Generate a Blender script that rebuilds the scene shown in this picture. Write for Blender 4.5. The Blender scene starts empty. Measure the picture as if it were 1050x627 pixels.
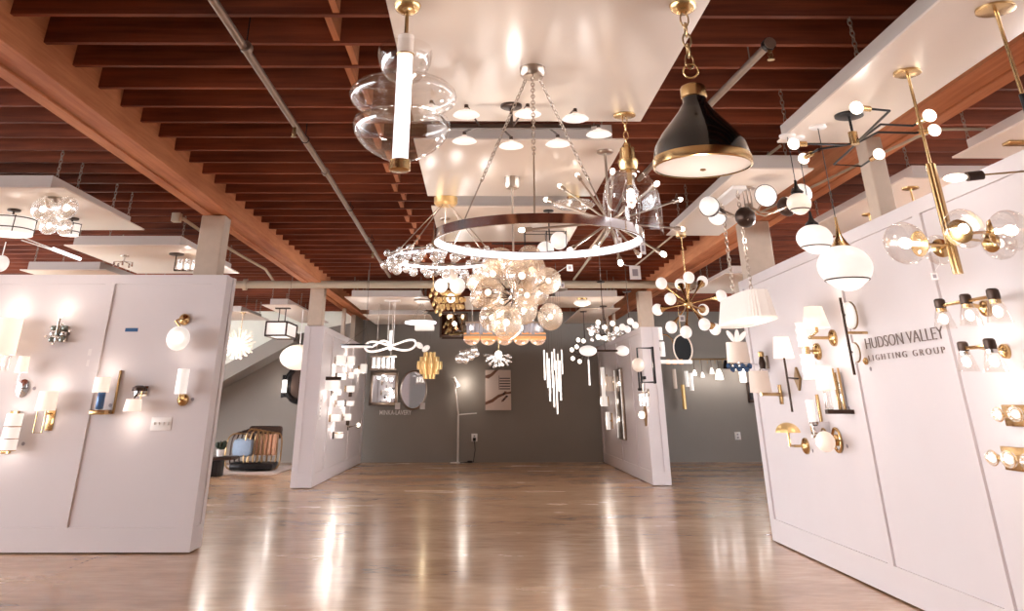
import bpy, bmesh, math, random
from mathutils import Vector, Matrix
random.seed(7)
sc = bpy.context.scene
COL = sc.collection
PI = math.pi

# ---------------------------------------------------------------- camera, world, exposure
cam_data = bpy.data.cameras.new('camera')
cam = bpy.data.objects.new('camera', cam_data); COL.objects.link(cam)
cam_data.sensor_fit = 'HORIZONTAL'; cam_data.sensor_width = 36.0
cam_data.lens = 835.7 / 1050 * 36.0
cam_data.shift_x = (525 - 497.8) / 1050
cam_data.shift_y = (-20.0 - 313.5) / 1050
cam_data.clip_start = 0.05; cam_data.clip_end = 200
cam.location = (0, 0, 1.22)
cam.rotation_euler = (math.radians(90 + 27.418), math.radians(0.0), math.radians(-0.422))
sc.camera = cam

world = bpy.data.worlds.new('daylight'); sc.world = world; world.use_nodes = True
WORLD_STRENGTH = 7.0
wn = world.node_tree.nodes['Background']
wn.inputs[0].default_value = (0.92, 0.945, 1.0, 1); wn.inputs[1].default_value = WORLD_STRENGTH
sc.view_settings.view_transform = 'Standard'; sc.view_settings.look = 'None'
sc.view_settings.gamma = 1.0; sc.view_settings.use_curve_mapping = False
sc.view_settings.exposure = 1.0
LAMP = 0.34            # scales every lamp's own light
sc.cycles.max_bounces = 8; sc.cycles.diffuse_bounces = 4; sc.cycles.glossy_bounces = 4
sc.cycles.transmission_bounces = 6; sc.cycles.transparent_max_bounces = 24
sc.cycles.sample_clamp_indirect = 4.0
sc.cycles.caustics_reflective = False; sc.cycles.caustics_refractive = False

# ---------------------------------------------------------------- materials
def lin(c):
    def f(v):
        v /= 255.0
        return v / 12.92 if v <= 0.04045 else ((v + 0.055) / 1.055) ** 2.4
    return (f(c[0]), f(c[1]), f(c[2]), 1.0)

def mat(name, rgb, rough=0.5, metal=0.0, emit=None, strength=0.0, noise=0.0, nscale=6.0, coat=0.0, spec=0.5, bump=0.0):
    m = bpy.data.materials.new(name); m.use_nodes = True
    nt = m.node_tree; b = nt.nodes['Principled BSDF']
    b.inputs['Base Color'].default_value = lin(rgb)
    b.inputs['Roughness'].default_value = rough; b.inputs['Metallic'].default_value = metal
    b.inputs['Specular IOR Level'].default_value = spec
    b.inputs['Coat Weight'].default_value = coat
    if emit is not None:
        b.inputs['Emission Color'].default_value = lin(emit); b.inputs['Emission Strength'].default_value = strength
    if noise or bump:
        tc = nt.nodes.new('ShaderNodeTexCoord')
        n = nt.nodes.new('ShaderNodeTexNoise'); n.inputs['Scale'].default_value = nscale; n.inputs['Detail'].default_value = 5
        nt.links.new(tc.outputs['Object'], n.inputs['Vector'])
    if noise:
        mx = nt.nodes.new('ShaderNodeMix'); mx.data_type = 'RGBA'
        mx.inputs['A'].default_value = lin([max(0, v * (1 - noise)) for v in rgb])
        mx.inputs['B'].default_value = lin([min(255, v * (1 + noise)) for v in rgb])
        nt.links.new(n.outputs['Fac'], mx.inputs['Factor']); nt.links.new(mx.outputs['Result'], b.inputs['Base Color'])
    if bump:
        bp = nt.nodes.new('ShaderNodeBump'); bp.inputs['Strength'].default_value = bump; bp.inputs['Distance'].default_value = 0.01
        nt.links.new(n.outputs['Fac'], bp.inputs['Height']); nt.links.new(bp.outputs['Normal'], b.inputs['Normal'])
    return m

def wood(name, dark, light, along):
    m = bpy.data.materials.new(name); m.use_nodes = True
    nt = m.node_tree; b = nt.nodes['Principled BSDF']; b.inputs['Roughness'].default_value = 0.7
    b.inputs['Specular IOR Level'].default_value = 0.25
    tc = nt.nodes.new('ShaderNodeTexCoord'); mp = nt.nodes.new('ShaderNodeMapping')
    mp.inputs['Scale'].default_value = (0.5, 9, 9) if along == 'x' else (9, 0.5, 9)
    nt.links.new(tc.outputs['Object'], mp.inputs['Vector'])
    n = nt.nodes.new('ShaderNodeTexNoise'); n.inputs['Scale'].default_value = 2.2; n.inputs['Detail'].default_value = 8
    n.inputs['Roughness'].default_value = 0.62
    nt.links.new(mp.outputs['Vector'], n.inputs['Vector'])
    n2 = nt.nodes.new('ShaderNodeTexNoise'); n2.inputs['Scale'].default_value = 0.9; n2.inputs['Detail'].default_value = 3
    nt.links.new(tc.outputs['Object'], n2.inputs['Vector'])
    mul = nt.nodes.new('ShaderNodeMath'); mul.operation = 'MULTIPLY_ADD'; mul.inputs[1].default_value = 0.6
    nt.links.new(n.outputs['Fac'], mul.inputs[0])
    m2 = nt.nodes.new('ShaderNodeMath'); m2.operation = 'MULTIPLY'; m2.inputs[1].default_value = 0.45
    nt.links.new(n2.outputs['Fac'], m2.inputs[0]); nt.links.new(m2.outputs[0], mul.inputs[2])
    cr = nt.nodes.new('ShaderNodeValToRGB')
    cr.color_ramp.elements[0].position = 0.3; cr.color_ramp.elements[0].color = lin(dark)
    cr.color_ramp.elements[1].position = 0.72; cr.color_ramp.elements[1].color = lin(light)
    nt.links.new(mul.outputs[0], cr.inputs[0]); nt.links.new(cr.outputs[0], b.inputs['Base Color'])
    return m

def glass(name, tint, edge=0.75, face=0.10, rough=0.03, tint_mix=1.0, glow=0.0):
    """thin blown glass: clear face-on, reflective towards its rim"""
    m = bpy.data.materials.new(name); m.use_nodes = True
    nt = m.node_tree; nt.nodes.remove(nt.nodes['Principled BSDF']); out = nt.nodes['Material Output']
    tr = nt.nodes.new('ShaderNodeBsdfTransparent'); tr.inputs[0].default_value = lin(tint)
    gl = nt.nodes.new('ShaderNodeBsdfGlossy'); gl.inputs['Roughness'].default_value = rough; gl.inputs[0].default_value = (1, 1, 1, 1)
    lw = nt.nodes.new('ShaderNodeLayerWeight'); lw.inputs['Blend'].default_value = 0.24
    mr = nt.nodes.new('ShaderNodeMapRange'); mr.inputs['To Min'].default_value = face; mr.inputs['To Max'].default_value = edge
    nt.links.new(lw.outputs['Facing'], mr.inputs['Value'])
    mx = nt.nodes.new('ShaderNodeMixShader')
    nt.links.new(mr.outputs[0], mx.inputs[0]); nt.links.new(tr.outputs[0], mx.inputs[1]); nt.links.new(gl.outputs[0], mx.inputs[2])
    last = mx
    if glow:
        df = nt.nodes.new('ShaderNodeBsdfDiffuse'); df.inputs[0].default_value = lin(tint)
        m2 = nt.nodes.new('ShaderNodeMixShader'); m2.inputs[0].default_value = glow
        nt.links.new(mx.outputs[0], m2.inputs[1]); nt.links.new(df.outputs[0], m2.inputs[2]); last = m2
    nt.links.new(last.outputs[0], out.inputs['Surface'])
    return m

def concrete_floor():
    m = bpy.data.materials.new('polished_concrete'); m.use_nodes = True
    nt = m.node_tree; b = nt.nodes['Principled BSDF']
    tc = nt.nodes.new('ShaderNodeTexCoord')
    n = nt.nodes.new('ShaderNodeTexNoise'); n.inputs['Scale'].default_value = 0.7; n.inputs['Detail'].default_value = 9; n.inputs['Roughness'].default_value = 0.62
    n2 = nt.nodes.new('ShaderNodeTexNoise'); n2.inputs['Scale'].default_value = 7; n2.inputs['Detail'].default_value = 6
    mp = nt.nodes.new('ShaderNodeMapping'); mp.inputs['Scale'].default_value = (0.6, 1.5, 1)
    nt.links.new(tc.outputs['Object'], mp.inputs['Vector'])
    for q in (n, n2): nt.links.new(mp.outputs[0], q.inputs['Vector'])
    ad = nt.nodes.new('ShaderNodeMath'); ad.operation = 'MULTIPLY_ADD'; ad.inputs[1].default_value = 0.35
    nt.links.new(n2.outputs['Fac'], ad.inputs[0])
    m1 = nt.nodes.new('ShaderNodeMath'); m1.operation = 'MULTIPLY'; m1.inputs[1].default_value = 0.65
    nt.links.new(n.outputs['Fac'], m1.inputs[0]); nt.links.new(m1.outputs[0], ad.inputs[2])
    cr = nt.nodes.new('ShaderNodeValToRGB'); e = cr.color_ramp.elements
    e[0].position = 0.34; e[0].color = lin((166, 126, 94)); e[1].position = 0.68; e[1].color = lin((236, 202, 166))
    k = e.new(0.5); k.color = lin((208, 167, 130))
    nt.links.new(ad.outputs[0], cr.inputs[0])
    # saw-cut control joints
    br = nt.nodes.new('ShaderNodeTexBrick'); br.inputs['Scale'].default_value = 1.0; br.offset = 0.0
    br.inputs['Brick Width'].default_value = 7.4; br.inputs['Row Height'].default_value = 6.1; br.inputs['Mortar Size'].default_value = 0.006
    br.inputs['Color1'].default_value = (1, 1, 1, 1); br.inputs['Color2'].default_value = (1, 1, 1, 1); br.inputs['Mortar'].default_value = (0.78, 0.74, 0.7, 1)
    mp2 = nt.nodes.new('ShaderNodeMapping'); mp2.inputs['Location'].default_value = (3.4, 1.2, 0)
    nt.links.new(tc.outputs['Object'], mp2.inputs['Vector']); nt.links.new(mp2.outputs[0], br.inputs['Vector'])
    mm = nt.nodes.new('ShaderNodeMix'); mm.data_type = 'RGBA'; mm.blend_type = 'MULTIPLY'; mm.inputs['Factor'].default_value = 1
    nt.links.new(cr.outputs[0], mm.inputs['A']); nt.links.new(br.outputs['Color'], mm.inputs['B'])
    nt.links.new(mm.outputs['Result'], b.inputs['Base Color'])
    rr = nt.nodes.new('ShaderNodeMapRange'); rr.inputs['To Min'].default_value = 0.16; rr.inputs['To Max'].default_value = 0.34
    nt.links.new(n.outputs['Fac'], rr.inputs['Value']); nt.links.new(rr.outputs[0], b.inputs['Roughness'])
    b.inputs['Specular IOR Level'].default_value = 0.6
    b.inputs['Coat Weight'].default_value = 0.25; b.inputs['Coat Roughness'].default_value = 0.12
    bp = nt.nodes.new('ShaderNodeBump'); bp.inputs['Strength'].default_value = 0.12; bp.inputs['Distance'].default_value = 0.02
    nt.links.new(n2.outputs['Fac'], bp.inputs['Height']); nt.links.new(bp.outputs['Normal'], b.inputs['Normal'])
    return m

M = {}
M['floor'] = concrete_floor()
M['white'] = mat('white_wall_paint', (212, 203, 203), 0.55, noise=0.012, nscale=3)
M['board'] = mat('ceiling_board_paint', (222, 205, 190), 0.28, noise=0.01, nscale=2)
M['boardside'] = mat('board_frame_paint', (190, 178, 170), 0.6)
M['post'] = mat('painted_post', (190, 170, 152), 0.7, noise=0.06, nscale=9)
M['grey'] = mat('taupe_grey_wall', (138, 130, 122), 0.6, noise=0.05, nscale=1.2, bump=0.05)
M['taupe'] = mat('taupe_plaster', (150, 133, 116), 0.8, noise=0.04)
M['sage'] = mat('pale_sage_wall', (228, 227, 214), 0.8, noise=0.02)
M['joist'] = wood('dark_red_joist_wood', (66, 30, 21), (158, 82, 52), 'x')
M['beam'] = wood('orange_fir_beam', (158, 88, 54), (216, 146, 102), 'y')
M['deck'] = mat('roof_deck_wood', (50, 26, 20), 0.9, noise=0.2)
M['brass'] = mat('brushed_brass', (206, 172, 122), 0.26, 1.0)
M['brass_dark'] = mat('aged_brass', (156, 128, 92), 0.32, 1.0)
M['chrome'] = mat('polished_chrome', (212, 208, 208), 0.08, 1.0)
M['nickel'] = mat('satin_nickel', (176, 160, 146), 0.28, 1.0)
M['black'] = mat('black_metal', (26, 22, 22), 0.35, 0.4)
M['bronze'] = mat('dark_bronze', (66, 50, 42), 0.4, 0.7)
M['darkglaze'] = mat('glossy_black_enamel', (14, 18, 20), 0.16, 0.0, coat=0.6)
M['steel'] = mat('galvanised_pipe', (150, 132, 118), 0.45, 0.6, noise=0.1, nscale=12)
M['pipepaint'] = mat('painted_pipe', (188, 172, 150), 0.6)
M['plastic'] = mat('white_plastic', (230, 225, 222), 0.4)
M['bluetape'] = mat('blue_masking_tape', (40, 84, 128), 0.7)
M['tag'] = mat('white_price_card', (226, 218, 216), 0.6)
M['tagink'] = mat('grey_card_print', (150, 140, 146), 0.7)
M['ink'] = mat('dark_lettering', (104, 84, 76), 0.5)
M['ink2'] = mat('mid_brown_lettering', (120, 100, 92), 0.5)
M['letter'] = mat('white_lettering', (235, 230, 225), 0.5)
M['clear'] = glass('clear_glass', (249, 247, 245), 0.55, 0.035)
M['amber'] = glass('champagne_glass', (250, 240, 228), 0.6, 0.08, glow=0.20)
M['crystal'] = glass('cut_crystal', (250, 248, 246), 0.9, 0.35, 0.08, glow=0.2)
M['milk_crystal'] = glass('milky_blue_crystal', (232, 236, 248), 0.8, 0.3, 0.1, glow=0.5)
M['smoke'] = glass('smoky_lantern_glass', (200, 188, 176), 0.6, 0.1)
M['mirror'] = mat('mirror_silver', (215, 215, 220), 0.03, 1.0)
M['opal'] = mat('lit_opal_glass', (228, 222, 216), 0.3, emit=(255, 246, 238), strength=0.27)
M['opal_soft'] = mat('soft_opal_glass', (240, 228, 214), 0.3, emit=(255, 226, 205), strength=0.16)
M['tube_glass'] = mat('lit_tube_glass', (236, 228, 220), 0.2, emit=(255, 240, 226), strength=0.28)
M['opal_hot'] = mat('bright_opal_glass', (252, 250, 246), 0.3, emit=(255, 244, 232), strength=0.8)
M['linen'] = mat('lit_linen_shade', (246, 236, 224), 0.8, emit=(255, 236, 218), strength=0.3, noise=0.01, nscale=40)
M['linen_dim'] = mat('white_pleated_silk', (236, 228, 222), 0.8, emit=(255, 238, 226), strength=0.08)
M['linen_grey'] = mat('warm_grey_linen', (206, 190, 178), 0.8, emit=(255, 226, 205), strength=0.12)
M['led'] = mat('led_diffuser', (250, 250, 252), 0.4, emit=(250, 248, 255), strength=0.7)
M['bulb'] = mat('glowing_bulb', (255, 250, 240), 0.3, emit=(255, 240, 222), strength=5)
M['bulb_soft'] = mat('frosted_bulb', (255, 250, 240), 0.3, emit=(255, 240, 220), strength=1.6)
M['filament'] = mat('filament_glow', (255, 220, 170), 0.4, emit=(255, 214, 160), strength=22.0)
M['frost'] = mat('frosted_diffuser', (222, 208, 198), 0.5, emit=(255, 236, 220), strength=0.05)
M['gold'] = mat('gold_leaf', (222, 186, 130), 0.35, 0.85, emit=(255, 200, 120), strength=0.06)
M['goldglow'] = mat('lit_gold_shell', (222, 186, 128), 0.3, 0.85, emit=(255, 214, 150), strength=0.10)
M['amberglow'] = mat('lit_amber_alabaster', (236, 170, 116), 0.5, emit=(255, 178, 110), strength=0.28)
M['bluecrystal'] = mat('blue_grey_crystal', (70, 100, 140), 0.12, 0.3)
M['greycrystal'] = mat('grey_green_crystal', (128, 134, 126), 0.1, 0.4)
M['matteblack'] = mat('matte_black_disc', (16, 15, 16), 0.75)
M['fabric_blue'] = mat('pale_blue_cushion', (150, 168, 190), 0.85, noise=0.06, nscale=20)
M['fabric_tan'] = mat('tan_cushion', (206, 158, 128), 0.85, noise=0.05, nscale=20)
M['leaf'] = mat('dark_green_leaf', (36, 48, 32), 0.6)
M['rug'] = mat('cream_wool_rug', (214, 200, 190), 0.95, noise=0.12, nscale=7)
M['cord'] = mat('black_cord', (20, 18, 18), 0.6)
M['wire'] = mat('steel_wire', (120, 108, 100), 0.4, 0.6)

# ---------------------------------------------------------------- mesh builder
def basis(d):
    d = Vector(d).normalized()
    a = Vector((0, 0, 1)) if abs(d.z) < 0.95 else Vector((1, 0, 0))
    x = d.cross(a).normalized(); y = d.cross(x).normalized()
    return x, y, d

class MB:
    def __init__(s): s.v = []; s.f = []
    def add(s, vs, fs):
        k = len(s.v); s.v += [tuple(p) for p in vs]; s.f += [tuple(i + k for i in f) for f in fs]; return s
    def box(s, c, d, rz=0.0):
        x, y, z = d[0] / 2, d[1] / 2, d[2] / 2
        cs, sn = math.cos(rz), math.sin(rz)
        P = [(i * x, j * y, k * z) for i in (-1, 1) for j in (-1, 1) for k in (-1, 1)]
        P = [(c[0] + p[0] * cs - p[1] * sn, c[1] + p[0] * sn + p[1] * cs, c[2] + p[2]) for p in P]
        return s.add(P, [(0, 1, 3, 2), (4, 6, 7, 5), (0, 4, 5, 1), (2, 3, 7, 6), (0, 2, 6, 4), (1, 5, 7, 3)])
    def bbox(s, x0, x1, y0, y1, z0, z1): return s.box(((x0 + x1) / 2, (y0 + y1) / 2, (z0 + z1) / 2), (abs(x1 - x0), abs(y1 - y0), abs(z1 - z0)))
    def bbev(s, x0, x1, y0, y1, z0, z1, b=0.01):
        bm = bmesh.new(); bmesh.ops.create_cube(bm, size=1.0)
        for v in bm.verts:
            v.co = Vector(((x0 + x1) / 2 + v.co.x * (x1 - x0), (y0 + y1) / 2 + v.co.y * (y1 - y0), (z0 + z1) / 2 + v.co.z * (z1 - z0)))
        bmesh.ops.bevel(bm, geom=list(bm.edges), offset=b, segments=2, affect='EDGES', profile=0.5)
        bm.verts.index_update()
        s.add([v.co[:] for v in bm.verts], [[v.index for v in f.verts] for f in bm.faces]); bm.free(); return s
    def lathe(s, prof, c=(0, 0, 0), d=(0, 0, 1), n=24, sx=1.0, sy=1.0):
        """profile [(radius, height)] turned about direction d through c"""
        if abs(Vector(d).normalized().z) > 0.9999:
            x, y, z = Vector((1, 0, 0)), Vector((0, 1, 0)), Vector((0, 0, 1 if d[2] > 0 else -1))
        else: x, y, z = basis(d)
        c = Vector(c); vs = []; fs = []
        for r, h in prof:
            for i in range(n):
                a = 2 * PI * i / n
                vs.append(c + x * (r * math.cos(a) * sx) + y * (r * math.sin(a) * sy) + z * h)
        for k in range(len(prof) - 1):
            for i in range(n):
                j = (i + 1) % n
                fs.append((k * n + i, k * n + j, (k + 1) * n + j, (k + 1) * n + i))
        for k, (r, h) in ((0, prof[0]), (len(prof) - 1, prof[-1])):
            if 0 < r and s.caps: fs.append(tuple(k * n + i for i in range(n)))
        return s.add(vs, fs)
    caps = True
    def open(s): s.caps = False; return s
    def sph(s, c, r, n=16, d=(0, 0, 1), sz=1.0, a0=0.0, a1=PI, sx=1.0, sy=1.0):
        k = max(4, int(n * 0.6 * (a1 - a0) / PI))
        prof = []
        for i in range(k + 1):
            a = a0 + (a1 - a0) * i / k
            prof.append((max(r * math.sin(a), 1e-4), -r * sz * math.cos(a)))
        cp, s.caps = s.caps, False
        s.lathe(prof, c, d, n, sx, sy); s.caps = cp; return s
    def rod(s, p, q, r, n=8, r2=None):
        p = Vector(p); q = Vector(q); L = (q - p).length
        if L < 1e-6: return s
        return s.lathe([(r, 0), (r if r2 is None else r2, L)], p, q - p, n)
    def path(s, pts, r, n=7, closed=False):
        P = [Vector(p) for p in pts]; m = len(P); vs = []; fs = []
        prev = None
        for i, p in enumerate(P):
            a = P[(i - 1) % m] if (closed or i > 0) else p
            b = P[(i + 1) % m] if (closed or i < m - 1) else p
            t = (b - a).normalized()
            if prev is None: x = basis(t)[0]
            else:
                x = prev - t * prev.dot(t)
                x = x.normalized() if x.length > 1e-5 else basis(t)[0]
            prev = x; y = t.cross(x)
            for k in range(n):
                g = 2 * PI * k / n
                vs.append(p + x * (r * math.cos(g)) + y * (r * math.sin(g)))
        for i in range(m if closed else m - 1):
            j = (i + 1) % m
            for k in range(n):
                l = (k + 1) % n
                fs.append((i * n + k, i * n + l, j * n + l, j * n + k))
        if not closed: fs += [tuple(range(n)), tuple((m - 1) * n + k for k in range(n))]
        return s.add(vs, fs)
    def tor(s, c, R, r, d=(0, 0, 1), n=24, k=8, sx=1.0, sy=1.0):
        x, y, z = basis(d); c = Vector(c)
        if abs(Vector(d).normalized().z) > 0.9999: x, y = Vector((1, 0, 0)), Vector((0, 1, 0))
        return s.path([c + x * (R * sx * math.cos(2 * PI * i / n)) + y * (R * sy * math.sin(2 * PI * i / n)) for i in range(n)], r, k, True)
    def chain(s, p, q, link=0.035, r=0.0028):
        p = Vector(p); q = Vector(q); d = q - p; L = d.length; n = max(2, int(L / (link * 0.72)))
        x, y, z = basis(d)
        for i in range(n):
            c = p + d * ((i + 0.5) / n); u = x if i % 2 else y
            pts = [c + z * (link / 2 * math.cos(2 * PI * k / 10)) + u * (link * 0.27 * math.sin(2 * PI * k / 10)) for k in range(10)]
            s.path(pts, r, 5, True)
        return s
    def poly(s, pts, dv):
        """flat polygon pushed along dv"""
        n = len(pts); dv = Vector(dv)
        vs = [Vector(p) for p in pts] + [Vector(p) + dv for p in pts]
        return s.add(vs, [tuple(range(n - 1, -1, -1)), tuple(range(n, 2 * n))] + [(i, (i + 1) % n, n + (i + 1) % n, n + i) for i in range(n)])
    def obj(s, name, m, parent=None, label=None, smooth=True):
        me = bpy.data.meshes.new(name)
        off = Vector((0, 0, 0)); p = parent
        while p is not None: off += p.location; p = p.parent
        me.from_pydata([tuple(Vector(v) - off) for v in s.v], [], s.f); me.update()
        bm = bmesh.new(); bm.from_mesh(me); bmesh.ops.recalc_face_normals(bm, faces=bm.faces); bm.to_mesh(me); bm.free()
        if smooth:
            me.polygons.foreach_set('use_smooth', [True] * len(me.polygons)); me.set_sharp_from_angle(angle=math.radians(38))
        me.materials.append(M[m] if isinstance(m, str) else m)
        o = bpy.data.objects.new(name, me); COL.objects.link(o)
        if parent is not None: o.parent = parent
        if label: o['label'] = label
        return o

def thing(name, label, cat, loc, group=None):
    o = bpy.data.objects.new(name, None); COL.objects.link(o); o.location = loc; o.empty_display_size = 0.05
    o['label'] = label; o['category'] = cat
    if group: o['group'] = group
    return o
def tag(o, label, cat, group=None):
    o['label'] = label; o['category'] = cat
    if group: o['group'] = group
    return o
def struct(o): o['kind'] = 'structure'; return o
def copy_part(o, parent, loc, rot=None, scale=None):
    c = o.copy(); COL.objects.link(c); c.parent = parent; c.location = loc
    if rot is not None: c.rotation_mode = 'QUATERNION'; c.rotation_quaternion = rot
    if scale is not None: c.scale = (scale, scale, scale) if isinstance(scale, (int, float)) else scale
    return c
def glow(parent, p, w, col=(1.0, 0.92, 0.86), r=0.03):
    """the light this lamp gives off"""
    l = bpy.data.lights.new('lamp_light', 'POINT'); l.energy = w * LAMP * (2.6 if p[1] > 11 else 1.0); l.color = col; l.shadow_soft_size = r
    o = bpy.data.objects.new('lamp_light', l); COL.objects.link(o); o.parent = parent
    o.location = Vector(p) - parent.location; return o
def V(p): return Vector(p)
def hangup(t, x, y, z=None, r=0.005, m='wire'):
    """suspension rod on up to the deck, where no board carries the light"""
    MB().rod((x, y, 2.85 if z is None else z), (x, y, 3.50), r).obj('suspension_rod', m, t)

# ================================================================ THE SETTING
struct(MB().bbox(-14, 13, -6, 22.2, -0.1, 0).obj('floor', 'floor'))
JZ0, JZ1 = 3.21, 3.50
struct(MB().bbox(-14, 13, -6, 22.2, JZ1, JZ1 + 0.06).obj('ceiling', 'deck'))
YB = 21.85
w = MB().bbox(-2.85, 13, YB, YB + 0.2, 0, JZ1).obj('wall_back', 'grey'); struct(w)
# left-hand bay: grey below the sloping stair soffit, pale plaster above it
struct(MB().poly([(-14, YB, 0), (-2.86, YB, 0), (-2.86, YB, 3.04), (-4.4, YB, 2.74), (-4.9, YB, 2.50), (-14, YB, -2.4 + 0.0)][:5] + [(-9.6, YB, 0.0)], (0, 0.2, 0)).obj('wall_back_lower', 'grey'))
struct(MB().poly([(-14, YB + 0.01, 0), (-9.6, YB + 0.01, 0), (-4.9, YB + 0.01, 2.50), (-4.4, YB + 0.01, 2.74), (-2.86, YB + 0.01, 3.04), (-2.86, YB + 0.01, JZ1), (-14, YB + 0.01, JZ1)], (0, 0.19, 0)).obj('wall_back_upper', 'sage'))
# sloping soffit under the stair
a, b_ = Vector((-9.4, 0, 0.10)), Vector((-4.45, 0, 2.74))
nrm = Vector((b_.z - a.z, 0, a.x - b_.x)).normalized()
struct(MB().poly([(a.x, YB - 1.1, a.z), (b_.x, YB - 1.1, b_.z), (b_.x + nrm.x * 0.30, YB - 1.1, b_.z + nrm.z * 0.30), (a.x + nrm.x * 0.30, YB - 1.1, a.z + nrm.z * 0.30)], (0, 1.09, 0)).obj('wall_stair_soffit', 'grey'))
struct(MB().bbox(-2.96, -2.86, 20.4, YB, 2.42, 3.04).obj('wall_left_return', 'taupe'))

struct(MB().bbox(-14, 13, -6.2, -6, 0, JZ1).obj('wall_front_light_block', 'grey'))  # unseen, added behind the camera to keep world light off the joist sides

struct(MB().bbox(11.5, 11.7, 14.0, 22.2, 0, JZ1).obj('wall_right_light_block', 'white'))  # unseen, added to shield the right bay's back wall from side light

# joists: run left to right, 0.407 apart
k = 0
JY = -3.847
y = JY
while y < YB - 0.1:
    for (x0, x1, dz) in ((-13.9, -3.0, 0), (-2.71, 3.04, 0.0), (3.38, 12.9, 0)):
        j = random.uniform(-0.004, 0.004)
        struct(MB().bbox(x0, x1, y - 0.021 + j, y + 0.021 + j, JZ0 + random.uniform(-0.004, 0.004), JZ1).obj('ceiling_joist', 'joist', smooth=False))
    # solid bridging between the joists of the middle bay
    if k >= 10:
        xb = -0.86 + (0.03 if k % 2 else -0.03)
        struct(MB().bbox(xb - 0.02, xb + 0.02, y + 0.021, y + 0.386, JZ0 + 0.01, JZ1).obj('ceiling_bridging', 'beam', smooth=False))
    y += 0.407; k += 1

# built-up girders along the hall: three planks each, with a ledger either side
def girder(name, x0, x1, y0, y1):
    g = MB(); w3 = (x1 - x0) / 3
    for i in range(3):
        dz = (0.0, 0.012, 0.003)[i]
        g.bbox(x0 + i * w3 + 0.004, x0 + (i + 1) * w3 - 0.004, y0, y1, 3.04 + dz, 3.46)
    g.bbox(x0 + 0.01, x1 - 0.01, y0, y1, 3.07, JZ1)
    o = g.obj(name, 'beam', smooth=False); struct(o)
    return o
girder('ceiling_girder', -3.02, -2.70, -6, YB)
girder('ceiling_girder', 3.04, 3.40, -6, YB)

# ---- painted posts
def post(x0, x1, y0, y1, z0, z1=3.04):
    return struct(MB().bbev(x0, x1, y0, y1, z0, z1, 0.012).obj('support_post', 'post', smooth=False))
post(-3.03, -2.77, 9.10, 9.34, 2.40)
post(-3.0, -2.75, 15.42, 15.66, 2.42)
post(2.90, 3.15, 15.80, 16.05, 2.42)
post(2.95, 3.25, 9.35, 9.62, 2.42)
p0 = (2.97, 6.103, 2.443)
post(2.95, 3.08, p0[1] - 0.02, p0[1] + 0.16, 2.42)
post(-2.95, -2.87, 18.9, 19.0, 2.40)
post(2.93, 3.0, 20.3, 20.4, 2.42); post(2.93, 3.0, 19.3, 19.38, 2.42)

# ---- freestanding display partitions: core, rails, stiles and battens
def partition(name, side, face, a0, a1, thick, h, battens, label_sign):
    """side 'y': face is the plane Y=face, running a0..a1 in X; side 'x': face X=face, running in Y. sign: outward direction of the face"""
    sgn = label_sign; t = 0.018
    def slab(mb, u0, u1, z0, z1, d0, d1):
        f0, f1 = face + sgn * d0, face + sgn * d1
        if side == 'y': mb.bbox(u0, u1, min(f0, f1), max(f0, f1), z0, z1)
        else: mb.bbox(min(f0, f1), max(f0, f1), u0, u1, z0, z1)
    core = MB(); slab(core, a0, a1, 0.02, h, -t, -thick + t)
    o = struct(core.obj(name, 'white', smooth=False))
    tr = MB()
    for d0, d1 in ((-t, 0.0), (-thick, -thick + t)):
        slab(tr, a0, a1, 0.012, 0.20, d0, d1); slab(tr, a0, a1, h - 0.09, h, d0, d1)
        for u, wd in battens: slab(tr, u - wd / 2, u + wd / 2, 0.20, h - 0.09, d0, d1)
    c = tr.obj('trim_battens', 'white', o, smooth=False)
    # end faces: two narrow stiles
    en = MB()
    for u, e in ((a0, -1), (a1, 1)):
        for d0, d1 in ((0.0, -0.10), (-thick + 0.10, -thick)):
            f0, f1 = face + sgn * d0, face + sgn * d1
            if side == 'y': en.bbox(u, u + e * 0.012, min(f0, f1), max(f0, f1), 0.012, h)
            else: en.bbox(min(f0, f1), max(f0, f1), u, u + e * 0.012, 0.012, h)
        f0, f1 = face - sgn * 0.10, face - sgn * (thick - 0.10)
        if side == 'y': en.bbox(u, u + e * 0.012, min(f0, f1), max(f0, f1), 0.012, 0.20)
        else: en.bbox(min(f0, f1), max(f0, f1), u, u + e * 0.012, 0.012, 0.20)
    en.obj('trim_end', 'white', o, smooth=False)
    return o
partition('wall_partition_left_front', 'y', 9.0, -9.0, -2.64, 0.35, 2.41, [(-9.0 + 0.05, 0.1), (-6.3, 0.1), (-3.835, 0.10), (-2.64 - 0.07, 0.14)], -1)
partition('wall_partition_left_rear', 'x', -2.68, 15.36, 21.5, 0.34, 2.41, [(15.43, 0.14), (16.496, 0.10), (19.234, 0.10), (21.4, 0.14)], 1)
partition('wall_partition_right_rear', 'x', 2.89, 15.80, 21.8, 0.31, 2.43, [(15.87, 0.14), (17.133, 0.10), (18.9, 0.10), (21.7, 0.14)], -1)
partition('wall_partition_right_front', 'x', 2.925, 1.5, 9.71, 0.34, 2.43, [(9.65, 0.12), (7.015, 0.09), (5.556, 0.10), (4.3, 0.10), (3.0, 0.1)], -1)

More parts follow.
